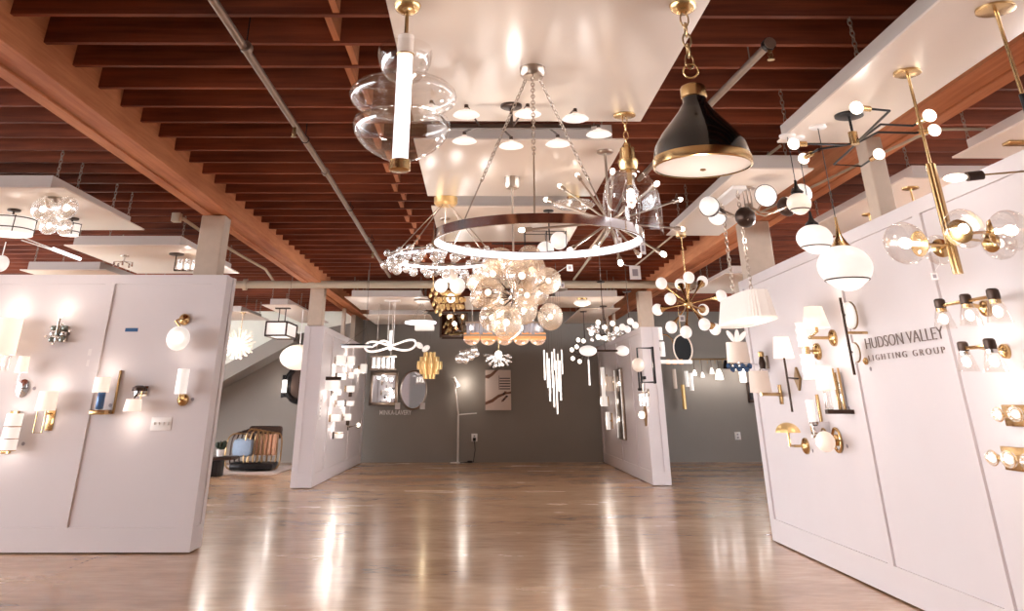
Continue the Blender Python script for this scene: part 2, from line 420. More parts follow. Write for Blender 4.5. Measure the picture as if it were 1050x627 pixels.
# ---- pipes and conduits under the joists
def fitted_pipe(name, label, pts, r, m='steel', joints=()):
    t = thing(name, label, 'pipe', pts[0])
    MB().path(pts, r, 10).obj('pipe', m, t)
    for p, d in joints: MB().lathe([(r * 1.5, -0.03), (r * 1.5, 0.03)], p, d, 12).obj('coupling', m, t)
    return t
def sprinkler(t, p):
    s_ = MB().lathe([(0.014, 0), (0.014, -0.03), (0.006, -0.035), (0.006, -0.07), (0.022, -0.072), (0.022, -0.078)], p, (0, 0, 1), 10)
    s_.path([(p[0] - 0.012, p[1], p[2] - 0.03), (p[0] - 0.016, p[1], p[2] - 0.05), (p[0], p[1], p[2] - 0.072)], 0.003, 5)
    s_.path([(p[0] + 0.012, p[1], p[2] - 0.03), (p[0] + 0.016, p[1], p[2] - 0.05), (p[0], p[1], p[2] - 0.072)], 0.003, 5)
    return s_.obj('sprinkler_head', 'brass_dark', t)
pz = 3.14
t = fitted_pipe('sprinkler_pipe', 'long grey sprinkler pipe running down the left of the joists', [(-1.42, -1.5, pz), (-1.44, 8.0, pz), (-1.53, 14.7, pz)], 0.024, 'steel', [((-1.42, 4.6, pz), (0, 1, 0)), ((-1.44, 7.6, pz), (0, 1, 0)), ((-1.48, 11.2, pz), (0, 1, 0))])
for yy in (4.62, 6.55, 9.2, 11.2):
    MB().tor((-1.43, yy, pz), 0.03, 0.004, (0, 1, 0), 12, 5).rod((-1.43, yy, pz + 0.03), (-1.43, yy, 3.4), 0.004).obj('pipe_hanger', 'black', t)
sprinkler(t, (-1.435, 6.148, pz - 0.02)); sprinkler(t, (-1.5, 12.0, pz - 0.02))
t = fitted_pipe('cross_main_pipe', 'thick pale pipe crossing the hall below the joists', [(-9.0, 14.85, 3.02), (9.0, 14.7, 3.02)], 0.062, 'pipepaint', [((-4.0, 14.8, 3.02), (1, 0, 0)), ((0.4, 14.77, 3.02), (1, 0, 0)), ((3.6, 14.74, 3.02), (1, 0, 0))])
for xx in (-6, -3.2, -1.9, 0.9, 2.2, 5.0):
    MB().tor((xx, 14.78, 3.02), 0.068, 0.006, (1, 0, 0), 14, 5).rod((xx, 14.78, 3.085), (xx, 14.78, 3.4), 0.006).obj('pipe_hanger', 'steel', t)
a, b_ = (1.722, 4.481, 3.12), (1.647, 5.593, 3.12)
t = fitted_pipe('sprinkler_branch_pipe', 'short steel sprinkler branch ending beside the black dome pendant', [a, b_, (b_[0] - 0.12, b_[1] + 2.2, 3.12)], 0.024, 'steel', [(a, (Vector(b_) - Vector(a)))])
MB().rod(V((a[0] - .02, a[1] + .3, 3.1)), V((a[0] - .02, a[1] + .3, 3.5)), .005).obj('pipe_hanger', 'steel', t)
sprinkler(t, (a[0], a[1], a[2] - 0.02))
MB().lathe([(0.04, -0.02), (0.04, 0.02)], a, Vector(b_) - Vector(a), 12).obj('end_cap', 'black', t)
for nm, lb, pts, r in (
    ('electrical_conduit', 'thin conduit running diagonally beside the black angular chandelier', [(3.74, 5.833, 3.02), (3.394, 5.836, 3.02), (3.331, 6.036, 3.02), (3.213, 6.871, 3.02), (2.99, 8.795, 3.02)], 0.012),
    ('electrical_conduit', 'thin conduit behind the black dome pendant, sloping to the gold sputnik', [(2.529, 6.705, 3.14), (2.485, 7.697, 3.14), (2.496, 10.986, 3.14), (2.459, 13.463, 3.14)], 0.012),
    ('electrical_conduit', 'thin conduit seen through the starburst chandelier', [(1.595, 9.091, 3.14), (1.636, 10.857, 3.14), (1.657, 15.076, 3.14)], 0.018),
    ('electrical_conduit', 'bent conduit passing behind the near left post', [(-3.585, 9.736, 3.14), (-3.478, 9.791, 3.14), (-3.436, 10.762, 3.1), (-3.423, 12.144, 3.1), (-3.379, 13.572, 3.1), (-3.566, 14.963, 3.1)], 0.02)):
    tag(MB().path(pts, r, 8).obj(nm, 'pipepaint'), lb, 'conduit')
jb = (-3.528, 9.735, 3.14)
tag(MB().bbev(jb[0] - 0.05, jb[0] + 0.05, jb[1] - 0.05, jb[1] + 0.05, jb[2] - 0.05, jb[2] + 0.05, 0.008).obj('junction_box', 'pipepaint'), 'small junction box under the joists left of the near post', 'junction box')

# ================================================================ HANGING BOARDS
BZ = 2.85
def board(label, x0, x1, y0, y1, inset=0.09, z=BZ, chains=4, h=0.10, group='white boards hung below the joists'):
    t = thing('hanging_board', label, 'ceiling board', ((x0 + x1) / 2, (y0 + y1) / 2, z), group)
    MB().bbev(x0, x1, y0, y1, z, z + 0.014, 0.003).obj('sheet', 'board', t)
    fr = MB(); a0, a1, b0, b1 = x0 + inset, x1 - inset, y0 + 0.01, y1 - inset; q = z + 0.014
    fr.bbox(a0, a1, b0, b0 + 0.03, q, q + h).bbox(a0, a1, b1 - 0.03, b1, q, q + h).bbox(a0, a0 + 0.03, b0 + .03, b1 - .03, q, q + h).bbox(a1 - 0.03, a1, b0 + .03, b1 - .03, q, q + h)
    fr.obj('frame', 'boardside', t, smooth=False)
    n = max(2, chains)
    for i in range(n):
        yy = b0 + 0.06 + (b1 - b0 - 0.12) * i / (n - 1)
        yy = JY + 0.407 * max(math.ceil((b0 - JY) / 0.407), min(math.floor((b1 - JY) / 0.407), round((yy - JY) / 0.407)))
        for xx in (a0 + 0.015, a1 - 0.015):
            MB().chain((xx, yy, q + h), (xx, yy, JZ0 + 0.05), 0.045, 0.0035).obj('chain', 'steel', t)
    return t
board('large white board over the ring chandelier, nearest in the centre', -0.43, 1.05, 1.2, 5.136, 0.10)
board('white board over the starburst and bubble chandeliers, second in the centre', -0.46, 1.02, 5.56, 7.30)
board('white board above the crystal ring chandelier, third in the centre', -0.45, 1.02, 7.74, 9.6)
board('long narrow white board holding the brass rod chandelier at right', 2.10, 2.69, 1.2, 5.618, 0.03)
board('white board outside the right partition at the frame edge', 3.545, 5.0, 2.4, 6.017)
board('white board just above the right partition beyond the narrow post', 3.478, 4.9, 6.648, 9.2)
board('white board holding the globe and cup chandelier at right', 2.051, 2.628, 6.346, 9.205, 0.04)
board('white board at upper left with glass ceiling lights', -6.6, -3.557, 7.034, 8.937, 0.12)
board('white board behind the left post with small crystal light', -4.846, -3.40, 9.9, 12.2, 0.10)
board('low white board far left beyond the front left partition', -6.357, -5.166, 11.899, 14.6, 0.1)
board('white board holding the box lantern in the left bay', -4.08, -3.447, 16.42, 20.2, 0.15)
board('white board holding the crystal starburst in the left bay', -7.2, -4.662, 17.72, 19.6, 0.15)
board('wide white board above the looping light pendant', -2.337, -0.896, 15.11, 17.284, 0.12)
board('white board above the glowing ring pendant near the grey wall', -2.419, -1.016, 18.3, 20.6, 0.12)
board('white board with the flush glowing light in the far centre', 1.202, 2.519, 15.058, 16.8, 0.12)
board('far white board beside the right rear partition', 1.972, 2.75, 17.0, 20.3, 0.12)
board('white board above the gold basket in the far centre', -0.264, 1.122, 15.1, 17.2, 0.12)
board('white board above the gold sputnik behind the right rear post', 3.5, 5.4, 12.2, 14.5, 0.12)

# ================================================================ HANGING LIGHTS (each hangs straight down from its canopy)
def canopy(t, c, r, h=0.03, m='brass', name='canopy', dome=False):
    if dome: MB().lathe([(1e-4, -r * 0.75), (r * 0.5, -r * 0.68), (r * 0.85, -r * 0.45), (r, -r * 0.12), (r, 0)], c, (0, 0, 1), 28).obj(name, m, t)
    else: MB().lathe([(1e-4, -h), (r * 0.82, -h), (r, -h * 0.7), (r, 0)], c, (0, 0, 1), 28).obj(name, m, t)
def price_tag(label, c, w, h, ry=0.0, top=None):
    t = thing('price_tag', label, 'price tag', c, 'white price cards hanging from the lights')
    MB().box(c, (w, 0.004, h), ry).obj('card', 'tag', t, smooth=False)
    MB().box((c[0], c[1] - 0.003, c[2]), (w * 0.5, 0.002, h * 0.5), ry).obj('print', 'tagink', t, smooth=False)
    if top: MB().path([top, (top[0] * 0.5 + c[0] * 0.5 - 0.02, c[1], (top[2] + c[2]) / 2), (c[0], c[1], c[2] + h / 2)], 0.0015, 5).obj('string', 'plastic', t)

# ---- stacked clear bowls round a light tube
c = (-0.334, 3.39, 2.85); cx, cy = c[0], c[1]
t = thing('stacked_glass_pendant', 'three stacked clear glass bowls around a glowing vertical tube', 'pendant light', c)
canopy(t, c, 0.062, dome=True)
MB().rod((cx, cy, BZ - 0.03), (cx, cy, 2.652), 0.009, 12).obj('stem', 'brass_dark', t)
zt, z1, z2, z3, zb = [2.633, 2.503, 2.476, 2.32, 2.12]
r1, r2_, r3_ = [0.122, 0.234, 0.21]
def shell(name, prof, m='clear', n=40, th=0.004):
    inner = [(max(r - th, 1e-4), h) for r, h in reversed(prof)]
    o = MB().open().lathe(prof + inner[0:1], (cx, cy, 0), (0, 0, 1), n); return o.obj(name, m, t)
Zp = lambda k: zb + (zt - zb) * (166 - k) / 116.0      # heights down the stack
shell('upper_bowl', [(r1 * 0.95, Zp(49)), (r1 * 0.985, Zp(52)), (r1, Zp(57)), (r1 * 0.95, Zp(66)), (r1 * 0.82, Zp(75)), (r1 * 0.62, Zp(82)), (r1 * 0.35, Zp(86)), (0.04, Zp(87))])
shell('middle_bowl', [(0.04, Zp(86)), (r2_ * 0.38, Zp(85.5)), (r2_ * 0.66, Zp(87)), (r2_ * 0.87, Zp(91)), (r2_ * 0.97, Zp(96)), (r2_, Zp(101)), (r2_ * 0.96, Zp(107)), (r2_ * 0.84, Zp(113)), (r2_ * 0.64, Zp(118)), (r2_ * 0.3, Zp(121)), (0.04, Zp(121.5))])
shell('lower_bowl', [(0.04, Zp(122)), (r3_ * 0.5, Zp(121)), (r3_ * 0.82, Zp(122)), (r3_ * 0.97, Zp(126)), (r3_, Zp(131)), (r3_ * 0.96, Zp(138)), (r3_ * 0.86, Zp(146)), (r3_ * 0.68, Zp(154)), (r3_ * 0.42, Zp(161)), (0.045, Zp(165))])
MB().lathe([(0.034, zt - 0.03), (0.034, zb)], (cx, cy, 0), (0, 0, 1), 24).obj('light_tube', 'led', t)
MB().lathe([(0.037, zt + 0.06), (0.037, zt - 0.03)], (cx, cy, 0), (0, 0, 1), 24).obj('tube_collar', 'frost', t)
MB().tor((cx, cy, zt - 0.03), 0.037, 0.004).obj('brass_ring', 'brass', t)
MB().lathe([(0.043, zb + 0.005), (0.045, zb - 0.035), (0.038, zb - 0.04), (1e-4, zb - 0.04)], (cx, cy, 0), (0, 0, 1), 24).obj('end_cap', 'brass', t)
glow(t, (cx + 0.12, cy, (zt + zb) / 2), 6, (1, .95, .92))

# ---- black dome pendant
c = (0.933, 3.377, 2.85); cx, cy = c[0], c[1]
t = thing('dome_pendant', 'large glossy black dome pendant with brass band and white diffuser', 'pendant light', c)
canopy(t, c, 0.062, dome=True)
za, zn, zr = [2.514, 2.406, 2.098]
MB().chain((cx, cy, BZ - 0.05), (cx, cy, za + 0.03), 0.07, 0.0045).obj('chain', 'brass_dark', t)
MB().tor((cx, cy, za + 0.01), 0.032, 0.004, (0.3, 1, 0), 24).obj('ring', 'brass', t)
R = 0.204
H_ = zn - zr
MB().lathe([(1e-4, zn + 0.058), (0.03, zn + 0.055), (0.05, zn + 0.045), (0.056, zn + 0.035), (0.056, zn - 0.005), (0.05, zn - 0.01)], (cx, cy, 0), (0, 0, 1), 32).obj('neck_cap', 'brass', t)
MB().open().lathe([(0.05, zn), (0.052, zn - H_ * .10), (0.075, zn - H_ * .22), (0.115, zn - H_ * .38), (0.158, zn - H_ * .55), (0.19, zn - H_ * .72), (R * 0.985, zn - H_ * .9)], (cx, cy, 0), (0, 0, 1), 48).obj('dome', 'darkglaze', t)
MB().open().lathe([(R * 0.985, zr + H_ * .12), (R, zr + H_ * .1), (R, zr), (R - 0.008, zr - 0.003)], (cx, cy, 0), (0, 0, 1), 48).obj('rim_band', 'brass', t)
MB().lathe([(R - 0.006, zr + 0.004), (R * 0.7, zr - 0.006), (1e-4, zr - 0.012)], (cx, cy, 0), (0, 0, 1), 48).obj('diffuser', 'frost', t)
MB().lathe([(0.011, zr - 0.008), (0.013, zr - 0.016), (1e-4, zr - 0.02)], (cx, cy, 0), (0, 0, 1), 14).obj('knob', 'brass_dark', t)
glow(t, (cx, cy, zr - 0.30), 7)

# ---- chrome ring chandelier
c = (0.289, 4.184, 2.85); cx, cy = c[0], c[1]
t = thing('ring_chandelier', 'wide chrome ring chandelier with glowing inner rim on three chains', 'chandelier', c)
canopy(t, c, 0.069, 0.055, 'nickel')
zc = 1.943; R = 0.525
rg = MB(); n = 96
def ringband(mb, ri, ro, z0, z1, n=96):
    k = len(mb.v)
    for i in range(n):
        a = 2 * PI * i / n; ca, sa = math.cos(a), math.sin(a)
        for r, z in ((ro, z0), (ro, z1), (ri, z1), (ri, z0)): mb.v.append((cx + r * ca, cy + r * sa, z))
    for i in range(n):
        j = (i + 1) % n
        for q in range(4):
            mb.f.append((k + i * 4 + q, k + i * 4 + (q + 1) % 4, k + j * 4 + (q + 1) % 4, k + j * 4 + q))
    return mb
ringband(MB(), R - 0.012, R, zc - 0.021, zc + 0.021).obj('chrome_band', 'chrome', t)
ringband(MB(), R - 0.014, R - 0.004, zc - 0.008, zc + 0.008).obj('band_spacer', 'chrome', t)
ringband(MB(), R - 0.024, R - 0.0125, zc - 0.018, zc + 0.015).obj('light_strip', 'led', t)
for a in (-95, 145, 30):
    a = math.radians(a); e = (cx + (R - 0.006) * math.cos(a), cy + (R - 0.006) * math.sin(a), zc + 0.021)
    s0 = (cx + 0.045 * math.cos(a), cy + 0.045 * math.sin(a), BZ - 0.055)
    mid = Vector(s0).lerp(Vector(e), 0.62)
    MB().chain(s0, mid, 0.032, 0.0028).obj('chain', 'nickel', t)
    MB().rod(mid, e, 0.004).sph(mid, 0.009, 8).obj('lower_rod', 'nickel', t)
for a in (20, 140, 260):
    glow(t, (cx + (R - 0.1) * math.cos(math.radians(a)), cy + (R - 0.1) * math.sin(math.radians(a)), zc), 4, (1, .95, .92))

# ---- clear bell jar pendant
c = (0.921, 4.995, 2.85); cx, cy = c[0], c[1]
t = thing('bell_jar_pendant', 'clear glass bell jar pendant with brass cap and inner chimney', 'pendant light', c)
canopy(t, c, 0.071, 0.012)
zA, zB_, zC, zD = [2.643, 2.563, 2.496, 2.112]; R = 0.177
MB().chain((cx, cy, BZ - 0.01), (cx, cy, zA), 0.055, 0.004).obj('chain', 'brass', t)
MB().lathe([(1e-4, zA + 0.02), (0.022, zA + 0.018), (0.026, zA), (0.045, zA - 0.01), (0.048, zB_), (0.062, zB_ - 0.006), (0.062, zB_ - 0.03), (0.05, zC)], (cx, cy, 0), (0, 0, 1), 28).obj('cap', 'brass', t)
MB().open().lathe([(0.05, zC), (R * 0.42, zC - 0.008), (R * 0.68, zC - 0.04), (R * 0.86, zC - 0.09), (R * 0.96, zC - 0.16), (R, zC - 0.24), (R, zD)], (cx, cy, 0), (0, 0, 1), 40).obj('bell_glass', 'clear', t)
MB().open().lathe([(0.028, zC - 0.02), (0.03, zC - 0.08), (0.052, zC - 0.14), (0.056, zC - 0.19), (0.05, zC - 0.25), (0.04, zC - 0.31)], (cx, cy, 0), (0, 0, 1), 24).obj('chimney', 'clear', t)
MB().rod((cx, cy, zC), (cx, cy, zC - 0.09), 0.016).obj('socket', 'brass', t)
MB().sph((cx, cy, zC - 0.15), 0.02, 14, sz=1.9).obj('bulb', 'bulb', t)
glow(t, (cx, cy, zC - 0.17), 5)

# ---- champagne glass bubble chandelier
c = (0.266, 6.619, 2.85); cx, cy = c[0], c[1]
t = thing('bubble_chandelier', 'cluster of champagne glass globes around a chrome hub, hanging low in the centre', 'chandelier', c)
canopy(t, c, 0.062, 0.09, 'nickel')
hub = (cx, cy, 1.936)
MB().rod((cx, cy, BZ - 0.09), hub, 0.008).obj('stem', 'nickel', t)
MB().sph(hub, 0.045, 14).rod((cx, cy, hub[2] - 0.05), (cx, cy, hub[2] + 0.12), 0.025, 14).obj('hub', 'chrome', t)
for (g, r) in [((0.064, 6.25, 1.928), 0.105), ((0.106, 6.65, 2.109), 0.112), ((0.309, 6.2, 2.036), 0.118), ((0.412, 6.7, 2.145), 0.112), ((0.523, 6.5, 2.04), 0.095), ((0.353, 6.4, 1.926), 0.093), ((0.093, 6.4, 1.772), 0.093), ((0.193, 6.2, 1.723), 0.111), ((0.339, 6.6, 1.844), 0.103), ((0.538, 6.62, 1.798), 0.096), ((-0.03, 6.6, 2.038), 0.066), ((0.176, 6.8, 1.926), 0.084), ((0.169, 6.75, 2.217), 0.106), ((0.407, 6.85, 2.248), 0.107), ((0.244, 6.5, 2.159), 0.087), ((0.467, 6.8, 1.984), 0.084), ((-0.007, 6.75, 1.942), 0.068)]:
    MB().path([hub, g], 0.005, 6).obj('arm', 'bronze', t)
    o = MB().sph(g, r, 24).obj('glass_globe', 'amber', t)
    MB().sph(g, r * 0.22, 10).obj('bulb', 'bulb_soft', o)
for dx, dy, dz in ((0.4, -0.2, 0.0), (-0.35, -0.2, 0.1), (0, -0.35, -0.3)): glow(t, (hub[0] + dx, hub[1] + dy, hub[2] + dz), 7, r=0.06)

# ---- crystal ball ring chandelier
c = (-0.3, 7.37, 2.85); cx, cy = c[0], c[1]
t = thing('crystal_ring_chandelier', 'ring of clear crystal balls hung on rods from a gold canopy', 'chandelier', c)
canopy(t, c, 0.105, 0.07, 'gold')
zc = 2.321; R = 0.479
MB().tor((cx, cy, zc + 0.03), R, 0.008, n=60).obj('ring_frame', 'nickel', t)
MB().tor((cx, cy, zc), R - 0.012, 0.012, n=60).obj('light_strip', 'led', t)
ball = None
for i in range(56):
    a = 2 * PI * i / 56; rr = R + (0.03 if i % 2 else -0.012); r = (0.036, 0.030, 0.042)[i % 3]
    p = (cx + rr * math.cos(a), cy + rr * math.sin(a), zc + (-0.025, 0.03, -0.05)[i % 3])
    if ball is None: ball = MB().sph((cx, cy, BZ), 0.036, 12).obj('crystal_ball', 'crystal', t); ball.location = V(p) - V(c)
    else: copy_part(ball, t, V(p) - V(c), scale=r / 0.036)
for i in range(5):
    a = 2 * PI * (i + 0.3) / 5
    MB().rod((cx + 0.05 * math.cos(a), cy + 0.05 * math.sin(a), BZ - 0.07), (cx + R * math.cos(a), cy + R * math.sin(a), zc + 0.04), 0.005).obj('suspension_rod', 'nickel', t)
for a in (30, 150, 270): glow(t, (cx + (R - .12) * math.cos(math.radians(a)), cy + (R - .12) * math.sin(math.radians(a)), zc), 5, (1, .93, .87))

# ---- starburst chandelier
def starburst(name, label, cat, c, hub, ends, m, bulb_r, bulb_m='bulb', hub_r=0.05, rod_r=0.006, can_r=0.06, can_m='nickel', glowp=4.0):
    t = thing(name, label, cat, c)
    canopy(t, c, can_r, 0.02, can_m)
    MB().rod((c[0], c[1], c[2] - 0.01), hub, rod_r * 1.3).obj('stem', m, t)
    MB().sph(hub, hub_r, 14).obj('hub', m, t)
    for e in ends:
        d = (V(e) - V(hub)).normalized()
        a = MB().rod(hub, V(e) - d * bulb_r * 1.2, rod_r); a.rod(V(e) - d * (bulb_r * 1.2 + 0.05), V(e) - d * bulb_r * 0.9, rod_r * 1.9, 10)
        o = a.obj('arm', m, t)
        MB().sph(e, bulb_r, 12, d, 1.5).obj('bulb', bulb_m, o)
    glow(t, V(hub) + V((0, 0, -0.2)), glowp)
    return t
hub = (0.904, 5.82, 2.342)
starburst('starburst_chandelier', 'chrome starburst chandelier of long rods tipped with small bulbs', 'chandelier', (0.912, 5.832, 2.85), (0.912, 5.82, hub[2]),
  [(0.619, 6.286, 2.701), (0.29, 5.689, 2.263), (0.566, 5.297, 2.068), (0.797, 6.375, 2.205), (0.872, 5.263, 1.988), (1.164, 5.359, 2.055), (1.495, 6.135, 2.567), (1.169, 5.385, 2.504), (1.497, 6.181, 2.363), (0.872, 5.311, 2.568), (0.507, 6.244, 2.588), (0.762, 6.311, 2.791), (1.199, 6.37, 2.205), (0.717, 5.232, 2.069), (1.201, 6.309, 2.792)], 'nickel', 0.017, rod_r=0.008, glowp=10)

# ---- white dish chandelier
c = (0.194, 4.811, 2.85); cx, cy = c[0], c[1]
t = thing('dish_chandelier', 'black bar chandelier with shallow white dish shades near the ceiling board', 'chandelier', c)
canopy(t, c, 0.066, 0.02, 'bronze')
a, b_ = (-0.194, 4.8, 2.727), (0.677, 4.8, 2.7); zb = (a[2] + b_[2]) / 2
MB().rod(c, (cx, cy, zb), 0.010).obj('stem', 'bronze', t)
MB().bbox(a[0], b_[0], cy - 0.014, cy + 0.014, zb - 0.012, zb + 0.012).obj('bar', 'bronze', t)
for (p, up) in [((-0.078, 4.55, 2.708), 1), ((-0.096, 5.02, 2.689), 1), ((0.281, 4.58, 2.724), 1), ((0.2, 5.05, 2.667), 1), ((0.491, 5.0, 2.666), 1), ((0.558, 4.58, 2.696), 1), ((0.722, 4.8, 2.669), 1), ((-0.291, 4.7, 2.786), 1)]:
    q = (max(min(p[0] + (0.08 if p[0] < cx else -0.08), b_[0]), a[0]), cy, zb)
    ar = MB().path([q, (p[0], p[1], p[2] + 0.055)], 0.006, 6).rod((p[0], p[1], p[2] + 0.055), (p[0], p[1], p[2] + 0.02), 0.012, 10).obj('arm', 'bronze', t)
    sh = MB().lathe([(0.016, 0.024), (0.035, 0.018), (0.062, 0.006), (0.078, -0.008), (0.074, -0.010), (0.05, -0.002), (1e-4, 0.0)], p, (0, 0, 1), 28).obj('dish_shade', 'opal', t)
    MB().sph((p[0], p[1], p[2] + 0.026), 0.018, 10, sz=0.7).obj('diffuser_cap', 'frost', sh)
glow(t, (cx, cy, zb - 0.12), 5)

# ---- globe and cup chandelier
c = (2.275, 6.968, 2.85); cx, cy = c[0], c[1]; yq = c[1]
t = thing('globe_cup_chandelier', 'nickel chandelier with white globes half covered by dark cups', 'chandelier', c)
canopy(t, c, 0.074, 0.015, 'nickel')
hub = (2.273, 6.95, 2.699); hub = (cx, cy, hub[2])
for dx in (-0.03, 0, 0.03): MB().rod((cx + dx, cy, BZ), (cx + dx, cy, hub[2]), 0.006).obj('stem', 'nickel', t)
MB().lathe([(0.035, -0.015), (0.035, 0.015)], hub, (0, 0, 1), 16).obj('hub', 'nickel', t)
for (p, r, face) in [((2.314, 6.63, 2.709), 0.089, (-0.3, -1, -0.2)), ((1.873, 6.73, 2.643), 0.085, (-0.6, -0.8, 0.3)), ((2.027, 7.08, 2.635), 0.081, (-0.6, -0.3, -0.7)), ((2.107, 6.58, 2.528), 0.081, (0.1, 0.9, 0.4)), ((2.629, 6.68, 2.736), 0.085, (0.5, -0.3, 0.7)), ((2.548, 6.83, 2.666), 0.081, (0.9, 0.1, 0.3))]:
    d = V(face).normalized(); m_ = V(p)
    back = m_ - d * r
    mid = (V(hub) + back) / 2 + V((0, 0, -0.07))
    MB().path([hub, V(hub).lerp(mid, .5) + V((0, 0, -.025)), mid, mid.lerp(back, .6), back], 0.007, 7).obj('arm', 'nickel', t)
    MB().sph(p, r * 0.93, 20).obj('globe', 'opal', t)
    MB().open().sph(p, r * 1.0, 20, d, 1.0, 0.0, PI * 0.5).obj('cup', 'bronze', t)
glow(t, (cx, cy - 0.3, hub[2] - 0.25), 5)

# ---- opal globe pendants at right
def opal_pendant(label, c, gx, gz, r, flat, cone, m='opal', tilt=None):
    t = thing('opal_globe_pendant', label, 'pendant light', c, 'milky glass globe pendants by the right partition')
    canopy(t, c, 0.055, 0.015, 'plastic')
    x, y = c[0], c[1]; top = gz + r * flat
    MB().rod((x, y, c[2] - 0.01), (x, y, top + cone * 1.5), 0.003, 6).obj('cord', 'cord', t)
    MB().lathe([(0.008, top + cone * 1.7), (0.010, top + cone * 1.1), (0.02, top + cone * 0.55), (0.042, top + cone * 0.15), (0.07 * r / 0.18, top - 0.012)], (x, y, 0), (0, 0, 1), 24).obj('socket_cone', 'brass' if cone > 0.06 else 'black', t)
    MB().sph((x, y, gz), r, 32, (0, 0, 1), flat).obj('globe', m, t)
    MB().tor((x, y, gz - r * flat * 0.62), r * 0.80, 0.004, n=40).obj('ring_band', 'bronze', t)
    MB().open().sph((x, y, gz - r * flat * 0.55), r * 0.66, 24, (0, 0, 1), flat * 0.85, 0, PI * 0.5).obj('lower_bowl', m, t)
    glow(t, (x, y, gz - r * flat - 0.12), 3)
    return t
c1 = (2.242, 5.229, 2.85)
opal_pendant('largest milky glass globe pendant, with a flared brass cone', c1, 0, 1.963, 0.161, 0.78, 0.10)
c1 = (2.185, 5.475, 2.85)
opal_pendant('medium milky glass globe pendant on a black socket, left of the largest', c1, 0, 2.173, 0.114, 0.76, 0.05)
c1 = (2.107, 5.43, 2.85)
opal_pendant('small pinkish globe pendant beside the chandelier with dark cups', c1, 0, 2.389, 0.078, 0.85, 0.05, 'opal_soft')

# ---- black angular chandelier
c = (2.348, 4.98, 2.85); cx, cy = c[0], c[1]
t = thing('angular_chandelier', 'black angular branching chandelier with brass sockets and bare bulbs', 'chandelier', c)
canopy(t, c, 0.087, 0.02, 'black')
hz = 2.685; hub = (cx, cy, hz)
MB().rod(c, hub, 0.009).obj('stem', 'black', t)
MB().lathe([(0.028, -0.03), (0.028, 0.05)], hub, (0, 0, 1), 16).obj('hub', 'brass', t)
HZ = 2.685
for pts in [[(2.387, 5.023, 2.685), (2.313, 4.404, 2.685), (2.208, 4.379, 2.685), (2.105, 4.355, 2.685)], [(2.387, 5.023, 2.685), (2.345, 5.089, 2.685), (2.101, 5.07, 2.685), (1.999, 5.071, 2.685)], [(2.387, 5.023, 2.685), (2.374, 4.657, 2.685), (2.578, 4.684, 2.685), (2.581, 4.489, 2.685)], [(2.396, 5.045, 2.685), (2.425, 4.814, 2.685), (2.66, 4.831, 2.685), (2.749, 4.77, 2.685)], [(2.396, 5.045, 2.685), (2.45, 5.568, 2.685), (2.66, 5.618, 2.685), (2.646, 5.304, 2.685)], [(2.345, 5.089, 2.685), (2.202, 5.192, 2.685), (2.187, 5.419, 2.685)]]:
    pts = [V(p) for p in pts]; e = pts[-1]; d = (e - pts[-2]).normalized(); L = (e - pts[-2]).length
    s0 = e - d * min(0.13, L * 0.8)
    o = MB().path(pts[:-1] + [s0], 0.007, 6).obj('arm', 'black', t)
    MB().rod(s0, e - d * 0.03, 0.017, 12).obj('socket', 'brass', o)
    MB().sph(e, 0.036, 14).obj('bulb', 'bulb_soft', o)
glow(t, (cx, cy, hz - 0.2), 6)

# ---- brass rod chandelier with clear globes
c = (2.366, 4.223, 2.85); cx, cy = c[0], c[1]
t = thing('brass_rod_chandelier', 'tall brass rod chandelier with clear glass globes in front of the right partition', 'chandelier', c)
canopy(t, c, 0.072, 0.02, 'brass')
z0, z1, zh = [2.334, 1.787, 1.945]
MB().rod(c, (cx, cy, z0), 0.0085, 12).obj('stem', 'brass', t)
for dx, dy in ((-0.013, 0), (0.013, 0), (0, -0.013), (0, 0.013)):
    MB().lathe([(0.013, z0), (0.013, z1)], (cx + dx, cy + dy, 0), (0, 0, 1), 14).obj('tube', 'brass', t)
for (g, r) in [((2.106, 4.16, 1.922), 0.1), ((2.282, 3.93, 1.95), 0.09), ((2.616, 4.11, 1.975), 0.098), ((2.726, 4.41, 1.965), 0.085), ((2.426, 4.46, 1.938), 0.076)]:
    h = V((cx, cy, g[2])); d = (V(g) - h).normalized()
    o = MB().rod(h, V(g) - d * r * 0.8, 0.007).obj('arm', 'brass', t)
    MB().lathe([(0.010, -r * 1.05), (r * 0.5, -r * 0.95), (r * 0.62, -r * 0.80)], g, d, 20).obj('cup', 'brass', t)
    MB().sph(g, r, 28).obj('glass_globe', 'clear', t)
    MB().rod(V(g) - d * r * 0.8, V(g) - d * r * 0.25, 0.012).sph(V(g), r * 0.26, 12, d, 1.3).obj('bulb', 'bulb', t)
glow(t, (cx - 0.1, cy - 0.2, zh - 0.2), 5)

# ---- brass stem light cut by the right frame edge
c = (2.393, 3.405, 2.85); cx, cy = c[0], c[1]
t = thing('brass_tube_chandelier', 'brass stemmed light at the right frame edge with a long glowing tube bulb', 'chandelier', c)
canopy(t, c, 0.085, 0.016, 'brass')
zk, ze = [2.429, 2.096]
MB().rod(c, (cx, cy, zk), 0.009, 12).obj('stem', 'brass', t)
MB().rod((cx, cy, zk), (cx, cy, zk - 0.09), 0.015, 12).obj('sleeve', 'black', t)
MB().rod((cx, cy, zk - 0.09), (cx, cy, ze), 0.009, 12).obj('lower_stem', 'brass', t)
e0, e1, e2 = [(2.112, 3.4, 2.071), (2.044, 3.4, 2.063), (1.947, 3.4, 2.054)]
MB().path([(cx, cy, ze), e0], 0.004, 6).obj('arm', 'brass_dark', t)
MB().path([(cx + (cx - e0[0]), cy, ze), (cx, cy, ze)], 0.004, 6).obj('arm', 'brass_dark', t)
MB().rod(e0, e1, 0.019, 14).obj('socket', 'bronze', t)
